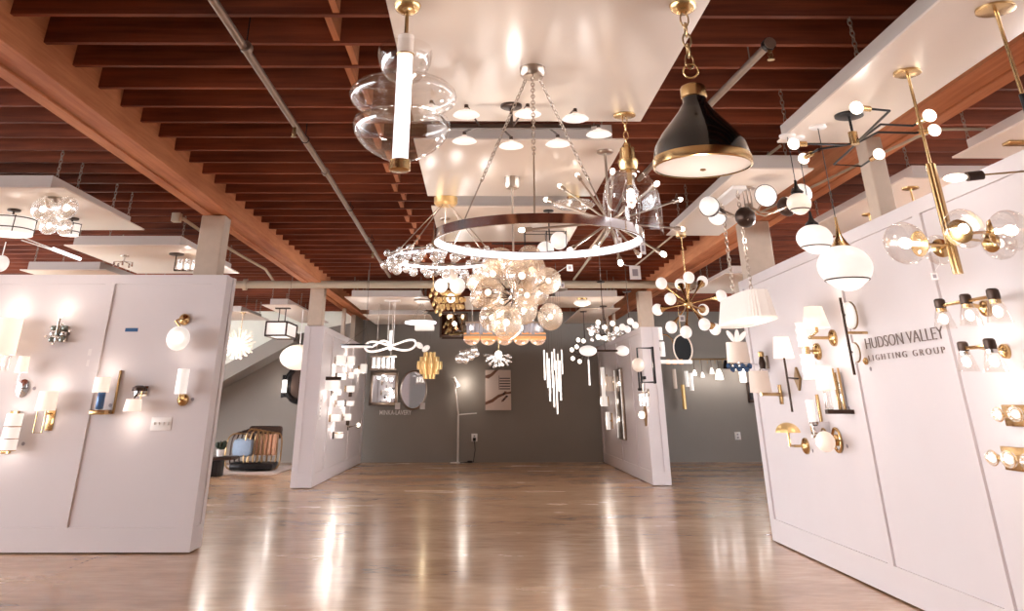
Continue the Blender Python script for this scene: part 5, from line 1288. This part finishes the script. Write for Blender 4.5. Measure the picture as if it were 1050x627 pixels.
for i, ((p, r, h), lb) in enumerate(zip(SC, LB)):
    t = sconce('L2', lb, p, group=GL)
    if i in (6, 13, 7): MB().lathe([(r * .9, -h / 2), (r, 0), (r * .9, h / 2)], p, (0, 0, 1), 18).obj('glass_shade', 'opal', t)
    else: MB().bbev(p[0] - r * .9, p[0] + r * .9, p[1] - r * .9, p[1] + r * .9, p[2] - h / 2, p[2] + h / 2, .01).obj('glass_shade', 'opal', t)
    plate_rect(t, 'L2', p, .10, .12, ('nickel', 'bronze', 'brass')[i % 3]); arm(t, [onwall('L2', p), p], .012, 'nickel')
    if i == 6: MB().bbev(p[0] - r, p[0] + r, p[1] - r * .5, p[1] + r * .5, p[2] + h * .55, p[2] + h * .9, .006).obj('top_bar', 'bronze', t)
    if i == 13: MB().tor((p[0], p[1], p[2] + h * .4), r, .008).obj('rim', 'brass', t)
    if i in (8, 12): MB().bbev(p[0] - .03, p[0] + .03, p[1] - .04, p[1] + .04, p[2] - h * 1.2, p[2] - h * .5, .006).obj('bracket', 'bronze', t)
    wglow(t, 'L2', V(p) + V((0, 0, .1 if i % 2 else -.1)), 2.2, .12)
p = (-2.53, 18.938, 0.804)
t = sconce('L2', 'dark swing arm sconce reaching past the far edge of the rear left partition', p)
plate_rect(t, 'L2', (-2.68, 19.159, 0.799), .09, .16, 'bronze'); arm(t, [onwall('L2', (-2.68, 19.159, 0.799)), (-2.53, 18.233, 0.802), (-2.46, 18.848, 0.823)], .012, 'brass'); MB().sph((-2.46, 19.001, 0.82), .04, 12).obj('bulb', 'bulb_soft', t)
for i, (q, lb) in enumerate((((-2.68, 15.629, 1.255), 'upper white switch plate near the front edge of the rear left partition'), ((-2.68, 15.645, 1.137), 'middle white switch plate near the front edge of the rear left partition'), ((-2.68, 15.661, 1.02), 'lower white switch plate near the front edge of the rear left partition'))):
    t = sconce('L2', lb, q, 'light switch', 'switch_plate'); plate_rect(t, 'L2', q, .16, .10, 'plastic', .01); plate_rect(t, 'L2', V(q) + V((.012, 0, 0)), .02, .03, 'tagink', .016, 'toggle')

# ---------------- rear right partition
def r2thing(label, q, cat='wall light', name='wall_sconce'): return sconce('R2', label, q, cat, name)
a_, b_ = (2.84, 18.43, 1.851), (2.84, 18.359, 0.568); q = (2.89, 18.685, 1.196)
t = r2thing('tall slim lit mirror panel on the rear right partition', q, 'mirror', 'lit_wall_mirror')
MB().bbev(PLANE['R2'] - .05, PLANE['R2'], q[1] - .42, q[1] + .42, b_[2], a_[2], .006).obj('frame', 'nickel', t)
MB().bbox(PLANE['R2'] - .054, PLANE['R2'] - .05, q[1] - .36, q[1] - .02, b_[2] + .04, a_[2] - .04).obj('mirror', 'mirror', t)
for k in (-1, 1): MB().bbox(PLANE['R2'] - .058, PLANE['R2'] - .05, q[1] + k * .38 - .03, q[1] + k * .38 + .03, b_[2] + .02, a_[2] - .02).obj('light_strip', 'opal', t)
wglow(t, 'R2', q, 3, .3)
c0, c1_, c2 = (2.89, 15.88, 2.11), (2.89, 14.893, 2.055), (2.89, 15.079, 1.503)
t = r2thing('tall open black rectangle sconce with a small white globe', (2.89, 15.029, 1.779))
yy0, yy1, xx = c1_[1], c1_[1], PLANE['R2']
MB().bbev(xx - .03, xx, c1_[1] - .06, c1_[1] + .06, c2[2], c1_[2], .006).obj('backplate', 'black', t)
arm(t, [(xx - .02, c1_[1], c1_[2] - .02), (xx - .27, c1_[1], c1_[2] - .02), (xx - .27, c1_[1], c2[2] + .02), (xx - .02, c1_[1], c2[2] + .02)], .014, 'black', 'frame')
MB().sph((xx - .27, c1_[1], (c1_[2] + c2[2]) / 2), .105, 20).obj('globe', 'opal_soft', t); wglow(t, 'R2', (2.89, 15.376, 1.792), 2, .2)
q = (2.83, 15.883, 1.61)
t = r2thing('pair of black candle holders on the rear right partition', q)
for k in (-1, 1): MB().lathe([(.03, -.2), (.04, -.17), (.018, -.15), (.018, .12), (.04, .15), (.04, .2)], (q[0], q[1] + k * .12, q[2]), (0, 0, 1), 14).obj('candle_holder', 'black', t)
plate_rect(t, 'R2', q, .3, .05, 'black', .04)
q = (2.81, 15.599, 1.378)
t = r2thing('chrome crossed bar sconce with clear glass below the black candles', q)
arm(t, [V(q) + V((0, -.22, 0)), V(q) + V((0, .22, 0))], .01, 'nickel'); arm(t, [V(q) + V((0, 0, .14)), V(q) + V((0, 0, -.2))], .01, 'nickel'); plate_round(t, 'R2', q, .06, 'nickel')
arm(t, [onwall('R2', q), q], .01, 'nickel')
for k in (-1, 1): MB().open().rod(V(q) + V((0, k * .18, -.02)), V(q) + V((0, k * .18, -.2)), .05, 14).obj('glass_shade', 'crystal', t); MB().sph(V(q) + V((0, k * .18, -.1)), .025, 8).obj('bulb', 'bulb', t)
wglow(t, 'R2', q, 2, .2)
q = (2.82, 15.917, 1.036)
t = r2thing('brass diamond sconce with glowing centre, lowest on the rear right partition', q)
qq = onwall('R2', q); MB().poly([(qq.x, qq.y, qq.z + .17), (qq.x, qq.y - .12, qq.z), (qq.x, qq.y, qq.z - .17), (qq.x, qq.y + .12, qq.z)], (-.05, 0, 0)).obj('diamond_backplate', 'brass_dark', t)
MB().sph((qq.x - .09, qq.y, qq.z), .06, 14).obj('bulb', 'opal_hot', t); wglow(t, 'R2', q, 2, .25)
for lb, q, hh, m_ in (('grey fabric shade sconce near the far end of the rear right partition', (2.79, 19.473, 1.584), .28, 'linen_grey'), ('tall slim lit tube at the far end of the rear right partition', (2.81, 20.518, 1.643), .6, 'opal'), ('short lit sconce low beside the tall mirror panel', (2.81, 20.107, 0.875), .34, 'opal'), ('small brass and glass sconce at the far end, mid height', (2.81, 20.546, 1.252), .2, 'opal')):
    t = r2thing(lb, q); MB().lathe([(.085 if hh < .3 else .045, -hh / 2), (.08 if hh < .3 else .045, hh / 2)], q, (0, 0, 1), 18).obj('shade', m_, t)
    plate_rect(t, 'R2', q, .08, min(hh, .3), 'brass'); arm(t, [onwall('R2', q), q], .012, 'brass'); wglow(t, 'R2', q, 1.6, .2)
for i, (q, lb) in enumerate((((2.89, 16.263, 1.23), 'upper pale switch plate on the rear right partition'), ((2.89, 16.297, 1.062), 'middle pale switch plate'),)):
    if i: break
    q = (2.89, 15.795, 1.126); t = sconce('R2', lb, q, 'light switch', 'switch_plate'); plate_rect(t, 'R2', q, .16, .11, 'plastic', .01); plate_rect(t, 'R2', V(q) + V((-.012, 0, 0)), .02, .03, 'tagink', .016, 'toggle')

# ================================================================ BACK WALL AND LEFT BAY
def wallrect(name, label, cat, x0, x1, z0, z1, th, m, y=YB):
    t = thing(name, label, cat, ((x0 + x1) / 2, y, (z0 + z1) / 2)); return t
a_, b_ = (-2.605, 21.85, 1.887), (-1.933, 21.85, 1.167); fw = .07
t = thing('rectangular_mirror', 'tall rectangular silver framed mirror on the grey back wall', 'mirror', ((a_[0] + b_[0]) / 2, YB, (a_[2] + b_[2]) / 2))
MB().bbox(a_[0] + fw, b_[0] - fw, YB - .03, YB - .01, b_[2] + fw, a_[2] - fw).obj('mirror_glass', 'mirror', t, smooth=False)
f_ = MB()
f_.bbev(a_[0], a_[0] + fw, YB - .06, YB, b_[2], a_[2], .012).bbev(b_[0] - fw, b_[0], YB - .06, YB, b_[2], a_[2], .012).bbev(a_[0], b_[0], YB - .06, YB, a_[2] - fw, a_[2], .012).bbev(a_[0], b_[0], YB - .06, YB, b_[2], b_[2] + fw, .012)
f_.obj('frame', 'nickel', t)
c = (-1.56, 21.85, 1.499); rx, rz = [0.311, 0.411]
t = thing('oval_mirror', 'upright oval mirror with thin silver rim on the back wall', 'mirror', (c[0], YB, c[2]))
MB().lathe([(rx * .96, 0.0), (rx * .96, .03), (1e-4, .03)], (c[0], YB, c[2]), (0, -1, 0), 56, sy=rz / rx).obj('mirror_glass', 'mirror', t)
x_, y_, _ = basis((0, -1, 0))
MB().path([V((c[0], YB - .03, c[2])) + x_ * (rx * math.cos(2 * PI * i / 56)) + y_ * (rz * math.sin(2 * PI * i / 56)) for i in range(56)], .022, 8, True).obj('rim', 'nickel', t)
lettering('wall_lettering', 'small white capitals MINKA-LAVERY on the grey back wall below the mirrors', 'MINKA-LAVERY', 'B', (-2.349, 21.85, 0.973), (-1.6, 21.85, 0.973), 0.097, 'letter', bold=.006)
for q, lb in (((-1.921, 21.85, 1.157), 'small white card at the corner of the rectangular mirror'), ((-1.331, 21.85, 1.157), 'small white card beside the oval mirror')):
    tag(MB().bbox(q[0] - .06, q[0] + .06, YB - .07, YB - .062, q[2] - .07, q[2] + .07).bbox(q[0] - .01, q[0] + .01, YB - .065, YB, q[2] - .01, q[2] + .01).obj('price_card', 'tag', smooth=False), lb, 'price tag')
# abstract picture
a_, b_ = (0.158, 21.85, 1.928), (0.77, 21.85, 1.067); x0, x1, z1_, z0_ = a_[0], b_[0], a_[2], b_[2]; W_, H_ = x1 - x0, z1_ - z0_
t = thing('abstract_picture', 'tall abstract picture in cream and brown on the back wall', 'picture', ((x0 + x1) / 2, YB, (z0_ + z1_) / 2))
MB().bbev(x0, x1, YB - .05, YB, z0_, z1_, .006).obj('canvas', mat('cream_canvas', (226, 208, 198), .7, noise=.05, nscale=3), t)
pp = lambda u, v: (x0 + u * W_, YB - .052, z0_ + v * H_)
brown = mat('picture_brown', (122, 84, 66), .7, noise=.25, nscale=6); dk = mat('picture_dark', (62, 46, 42), .7)
MB().poly([pp(0, .80), pp(.12, .78), pp(.30, .86), pp(.48, .98), pp(.52, 1), pp(.38, 1), pp(.2, .9), pp(0, .86)], (0, -.003, 0)).obj('painted_stroke', brown, t, smooth=False)
MB().poly([pp(.0, .20), pp(.25, .27), pp(.5, .38), pp(.8, .44), pp(1, .46), pp(1, .41), pp(.8, .39), pp(.52, .31), pp(.3, .2), pp(0, .13)], (0, -.003, 0)).obj('painted_stroke', brown, t, smooth=False)
for i in range(5): MB().poly([pp(.56, .80 - i * .065), pp(.97, .80 - i * .065), pp(.97, .775 - i * .065), pp(.56, .775 - i * .065)], (0, -.003, 0)).obj('painted_bar', dk, t, smooth=False)
MB().poly([pp(.53, .5), pp(.55, .5), pp(.55, .86), pp(.53, .86)], (0, -.004, 0)).obj('painted_bar', brown, t, smooth=False)
for i in range(7):
    u, v = .62 + .05 * (i % 4), .2 + .035 * i; MB().poly([pp(u, v), pp(u + .1, v + .02), pp(u + .12, v + .05), pp(u + .02, v + .06)], (0, -.0045, 0)).obj('painted_fleck', dk if i % 2 else brown, t, smooth=False)
# outlets
for q, lb, hd in (((-0.098, 21.85, 0.501), 'white wall outlet with a black plug right of the floor lamp', True), ((6.078, 21.85, 0.535), 'white wall outlet at the far right of the back wall', False)):
    t = thing('wall_outlet', lb, 'outlet', (q[0], YB, q[2]))
    MB().bbev(q[0] - .07, q[0] + .07, YB - .012, YB, q[2] - .08, q[2] + .08, .004).obj('cover_plate', 'plastic', t)
    for dz in (-.03, .03): MB().bbev(q[0] - .02, q[0] + .02, YB - .016, YB - .01, q[2] + dz - .018, q[2] + dz + .018, .003).obj('socket', 'tagink', t)
    if hd:
        e = (-0.182, 21.49, 0.02)
        t2 = thing('power_cord', 'black power cord hanging from the outlet plug to the floor', 'cord', (q[0], YB - .05, q[2]))
        MB().bbev(q[0] - .035, q[0] + .035, YB - .08, YB - .017, q[2] - .07, q[2] - .0, .01).obj('plug', 'black', t2)
        MB().path([(q[0], YB - .05, q[2] - .06), (q[0] + .02, YB - .06, q[2] - .25), (q[0] + .01, YB - .08, .2), (q[0] - .02, YB - .12, .02), (q[0] - .1, YB - .2, .015), (-.42, YB - .35, .015)], .009, 6).obj('cable', 'cord', t2)
        MB().bbev(q[0] - .16, q[0] - .04, YB - .3, YB - .16, .005, .05, .012).obj('adaptor', 'black', t2)
# floor lamp
b0 = (-0.478, 21.673, 0.0); yl = b0[1]
fz = [(-0.494, 21.673, 0.974), (-0.57, 21.673, 1.61), (-0.612, 21.673, 1.758), (-0.5, 21.673, 1.58), (-0.044, 21.673, 1.007)]
t = thing('floor_lamp', 'thin white angled floor lamp with side arm before the back wall', 'floor lamp', (b0[0], yl, 0))
MB().lathe([(.17, 0), (.17, .012), (.02, .02), (1e-4, .02)], (b0[0], yl, 0), (0, 0, 1), 28).obj('base', 'plastic', t)
MB().rod((b0[0], yl, .01), (b0[0], yl, fz[0][2]), .022, 10).obj('pole', 'plastic', t)
MB().rod((b0[0], yl, fz[0][2]), fz[1], .018, 10).obj('upper_arm', 'plastic', t)
MB().rod((b0[0], yl, fz[0][2]), fz[4], .012, 8).obj('side_arm', 'plastic', t)
MB().rod(fz[2], fz[3], .05, 14).obj('lamp_head', 'plastic', t)
MB().lathe([(.05, 0), (.052, .02), (1e-4, .022)], fz[3], V(fz[3]) - V(fz[2]), 14).obj('diffuser', 'opal_hot', t)
glow(t, (fz[3][0] + .15, YB - .25, fz[3][2] + .05), 5, (1, .9, .8), .08)

# right rear: rail with tiny lights, tubes, oval mirror
zr_ = 2.164; xa, xb = [5.166, 6.262]
t = thing('track_rail', 'brass display rail on the back wall between the right partitions', 'track light', ((xa + xb) / 2, YB, zr_))
MB().rod((xa, YB - .12, zr_), (xb, YB - .12, zr_), .018, 8).obj('rail', 'brass_dark', t)
for i in range(7): MB().rod((xa + (xb - xa) * i / 6, YB, zr_), (xa + (xb - xa) * i / 6, YB - .12, zr_), .012, 6).rod((xa + (xb - xa) * i / 6, YB - .12, zr_ - .1), (xa + (xb - xa) * i / 6, YB - .12, zr_), .008, 6).obj('bracket', 'brass_dark', t)
for k, (q, r_, m_, lb, drop) in enumerate((((5.197, 21.73, 1.86), .05, 'bulb_soft', 'small bare bulb pendant, leftmost on the display rail', .2), ((5.38, 21.73, 1.818), .05, 'opal', 'small long stem glass pendant, second on the display rail', .3), ((5.614, 21.73, 1.903), .06, 'opal', 'small cone glass pendant in the middle of the display rail', .15), ((5.78, 21.73, 1.818), .10, 'opal_hot', 'brightest square glass pendant on the display rail', .2), ((5.973, 21.73, 2.031), .08, 'black', 'small black spotlight on the display rail', .05), ((6.153, 21.73, 1.967), .05, 'bulb_soft', 'single small bulb right of the display rail', .1))):
    t = thing('small_display_pendant', lb, 'pendant light', (q[0], q[1], zr_))
    MB().rod((q[0], q[1], zr_ - .012), (q[0], q[1], q[2]), .006, 6).obj('stem', 'bronze', t)
    MB().lathe([(r_ * .4, r_ * 1.3), (r_ * .8, r_ * .3), (r_, -r_), (1e-4, -r_ * 1.1)], q, (0, 0, 1), 14).obj('shade', m_, t)
    if m_ != 'black': glow(t, (q[0], YB - .35, q[2] - .12), 1.6)
q = (6.353, 21.75, 1.841)
t = thing('small_display_pendant', 'bright cylinder glass pendant beside the pale drum shades', 'pendant light', (q[0], q[1], q[2] + .3))
MB().lathe([(.08, -.18), (.08, .18), (1e-4, .2)], q, (0, 0, 1), 16).obj('shade', 'opal_hot', t); MB().rod((q[0], q[1], q[2] + .18), (q[0], YB, q[2] + .3), .008).obj('bracket', 'bronze', t)
glow(t, (q[0], YB - .4, q[2] - .25), 2)
for lb, (x0_, y0_, y1_), m_ in (('lit glass tube hanging by the rear right partition, leftmost', (4.662, 1.938, 1.521), 'linen_grey'), ('lit glass tube left of the brass rod', (4.949, 1.897, 1.563), 'opal'), ('longer lit glass tube right of the brass rod', (5.049, 1.855, 1.48), 'opal'), ('slim brass rod drop on the right rear wall', (4.835, 1.604, 1.092), 'gold')):
    t = thing('tube_drop_light', lb, 'pendant light', (x0_, YB - .3, y0_)); MB().rod((x0_, YB - .3, y1_), (x0_, YB - .3, y0_), .045, 12).obj('tube', m_, t)
    MB().rod((x0_, YB - .3, y0_), (x0_, YB - .3, JZ1), .003, 5).obj('wire', 'wire', t)
c = (3.873, 17.0, 2.139)
t = thing('round_black_mirror', 'black oval disc with white rim hung beside the rear right partition', 'mirror', c)
rx = 0.184; MB().lathe([(rx, -.02), (rx, .02)], c, (0.15, -1, 0), 48, sy=1.3).obj('disc', 'matteblack', t)
x_, y_, _ = basis((0.15, -1, 0)); MB().path([V(c) + V((.01, -.02, 0)) + x_ * (rx * math.cos(a)) + y_ * (rx * 1.3 * math.sin(a)) for a in [2 * PI * i / 48 for i in range(48)]], .016, 6, True).obj('rim', 'opal_soft', t)
MB().rod((c[0], c[1], c[2] + rx * 1.25), (c[0], c[1], JZ1), .006).obj('stem', 'brass', t)
MB().path([(3.526, 17.0, 2.395), (3.618, 17.0, 2.378), (3.695, 17.0, 2.31), (3.713, 17.0, 2.207)], .012, 6).obj('arc', 'brass', t)
for lb, q0, q1 in (('upper lit white tube on the end of the rear right partition', (3.372, 16.5, 2.478), (3.351, 16.5, 2.261)), ('lower lit white tube on the end of the rear right partition', (3.391, 16.5, 2.228), (3.367, 16.5, 1.981))):
    t = thing('vertical_tube_sconce', lb, 'wall light', (3.22, 16.5, (q0[2] + q1[2]) / 2)); MB().rod((q0[0], 16.5, q1[2]), (q0[0], 16.5, q0[2]), .05, 14).obj('tube', 'opal', t)
    MB().bbox(3.18, q0[0], 16.47, 16.53, (q0[2] + q1[2]) / 2 - .03, (q0[2] + q1[2]) / 2 + .03).obj('bracket', 'nickel', t)
p0_, p1_ = (3.396, 16.6, 1.895), (3.938, 16.6, 1.896)
t = thing('shelf_light', 'flat white bar light with amber spots below the black oval disc', 'wall light', (3.2, 16.6, p0_[2]))
MB().bbev(3.19, p1_[0], 16.55, 16.65, p0_[2] - .03, p0_[2] + .03, .008).obj('bar', 'opal', t)
for i in range(3): MB().lathe([(.03, 0), (.04, -.08)], (3.5 + .12 * i, 16.6, p0_[2] + .04), (0, 0, 1), 10).obj('amber_spot', 'amberglow', t)
q = (6.5, 21.85, 1.444)
t = thing('dark_wall_sconce', 'narrow dark wall sconce on the back wall beside the right partition', 'wall light', (q[0], YB, q[2]))
MB().bbev(q[0] - .07, q[0] + .07, YB - .08, YB, q[2] - .22, q[2] + .22, .01).obj('body', 'bronze', t); MB().bbev(q[0] - .05, q[0] + .05, YB - .10, YB - .07, q[2] - .16, q[2] + .16, .01).obj('panel', 'black', t)

# ---------------- left bay: armchair, side table, rug, sconce, mirror
q = (-4.616, 21.85, 1.579)
t = thing('dark_wall_sconce', 'dark rectangular sconce with a white light on the left bay wall', 'wall light', (q[0], YB, q[2]))
MB().bbev(q[0] - .10, q[0] + .12, YB - .05, YB, q[2] - .24, q[2] + .24, .01).obj('backplate', 'black', t); MB().rod((q[0] - .02, YB - .1, q[2] - .14), (q[0] - .02, YB - .1, q[2] + .13), .06, 14).obj('glass_tube', 'opal_hot', t)
glow(t, (q[0], YB - .4, q[2]), 2)
q = (-4.247, 21.85, 1.622); rr = 0.375
t = thing('round_dark_mirror', 'round dark framed mirror half hidden by the rear left partition', 'mirror', (q[0], YB, q[2]))
MB().tor((q[0], YB - .04, q[2]), rr, .06, (0, 1, 0), 48).obj('frame', 'black', t); MB().lathe([(rr * .96, .01), (rr * .96, .03), (1e-4, .031)], (q[0], YB, q[2]), (0, -1, 0), 40).obj('mirror_glass', 'bronze', t)
# rug
rx0, rx1 = -5.263, -3.879; ry0, ry1 = 18.22, 20.6
mb = MB().bbev(rx0 - 1.2, rx1, ry0, ry1, 0.001, .018, .006); rug = tag(mb.obj('fringed_rug', 'rug'), 'cream fringed rug under the hoop armchair in the left bay', 'rug')
fr = MB()
for i in range(150):
    x = rx0 - 1.15 + (rx1 - rx0 + 1.1) * i / 149; fr.rod((x, ry0 + .01, .009), (x + random.uniform(-.02, .02), ry0 - random.uniform(.08, .14), .006), .006, 5)
o = fr.obj('fringe', 'rug', rug); o['kind'] = 'stuff'
# armchair of bent steel hoops
ax, ay = -4.484, 19.0
t = thing('hoop_armchair', 'low armchair of bent dark hoops with pale blue seat cushion on the rug', 'armchair', (ax, ay, .018))
Wd, Hh, Dp = 0.474, 0.749, .72
Hz = Hh * 1.04
def hoop(xc, y, w, h, z0, rr, m):
    pts = []
    for i in range(32):
        a = 2 * PI * i / 32; e = .6
        X_ = math.copysign(abs(math.cos(a)) ** e, math.cos(a)) * w / 2; Z_ = math.copysign(abs(math.sin(a)) ** e, math.sin(a)) * h / 2
        pts.append((xc + X_, y + X_ * .35, z0 + h / 2 + Z_))
    return MB().path(pts, rr, 7, True).obj('hoop', m, t)
for k in range(6):
    hoop(ax - Wd * .12 + Wd * .17 * k, ay - .18 + .05 * k, .26, Hz * (.9 - .02 * k), .05, .016, 'brass_dark')
for k in range(4):
    hoop(ax - Wd * .70 + Wd * .14 * k, ay + .1 * k - .2, .42, Hz * (.80 + .03 * k), .05, .016, 'brass_dark' if k == 0 else 'bronze')
MB().bbev(ax - Wd * .92, ax - Wd * .1, ay - Dp * .36, ay + Dp * .3, .27, .58, .08).obj('seat_cushion', 'fabric_blue', t)
for k in range(5):
    x_ = ax - Wd * .04 + Wd * .18 * k
    MB().bbev(x_, x_ + Wd * .13, ay - Dp * .1, ay + Dp * .3, .28, .66, .03).obj('side_pad', 'fabric_tan', t)
MB().bbev(ax - Wd * .55, ax + Wd * .92, ay + Dp * .25, ay + Dp * .46, Hz - .22, Hz + .02, .06).obj('top_rail', 'bronze', t)
MB().bbev(ax - Wd * .94, ax + Wd * .88, ay - Dp * .40, ay + Dp * .42, .04, .17, .05).obj('base', 'black', t)
# side table with plant
tx, ty = -4.898, 17.866
t = thing('side_table', 'black block side table left of the hoop armchair', 'side table', (tx, ty, .0)); tz = 0.324
MB().bbev(tx - .22, tx + .06, ty - .2, ty + .2, 0, tz - .05, .02).obj('pedestal', 'black', t); MB().bbev(tx - .3, tx + .3, ty - .28, ty + .28, tz - .05, tz, .015).obj('table_top', 'bronze', t)
t = thing('potted_plant', 'small dark plant in a white pot on the black side table', 'potted plant', (tx + .0, ty, tz))
MB().lathe([(.055, 0), (.075, .11), (.068, .11), (.06, .08), (1e-4, .08)], (tx, ty, tz), (0, 0, 1), 20).obj('pot', 'plastic', t)
for i in range(9):
    a = i * 2.4; MB().sph((tx + .05 * math.cos(a), ty + .05 * math.sin(a), tz + .16 + .02 * (i % 3)), .05, 8, (math.cos(a), math.sin(a), .9), 1.4, sx=.4).obj('leaf', 'leaf', t)
MB().lathe([(.02, .07), (.02, .15)], (tx, ty, tz), (0, 0, 1), 8).obj('stem', 'leaf', t)
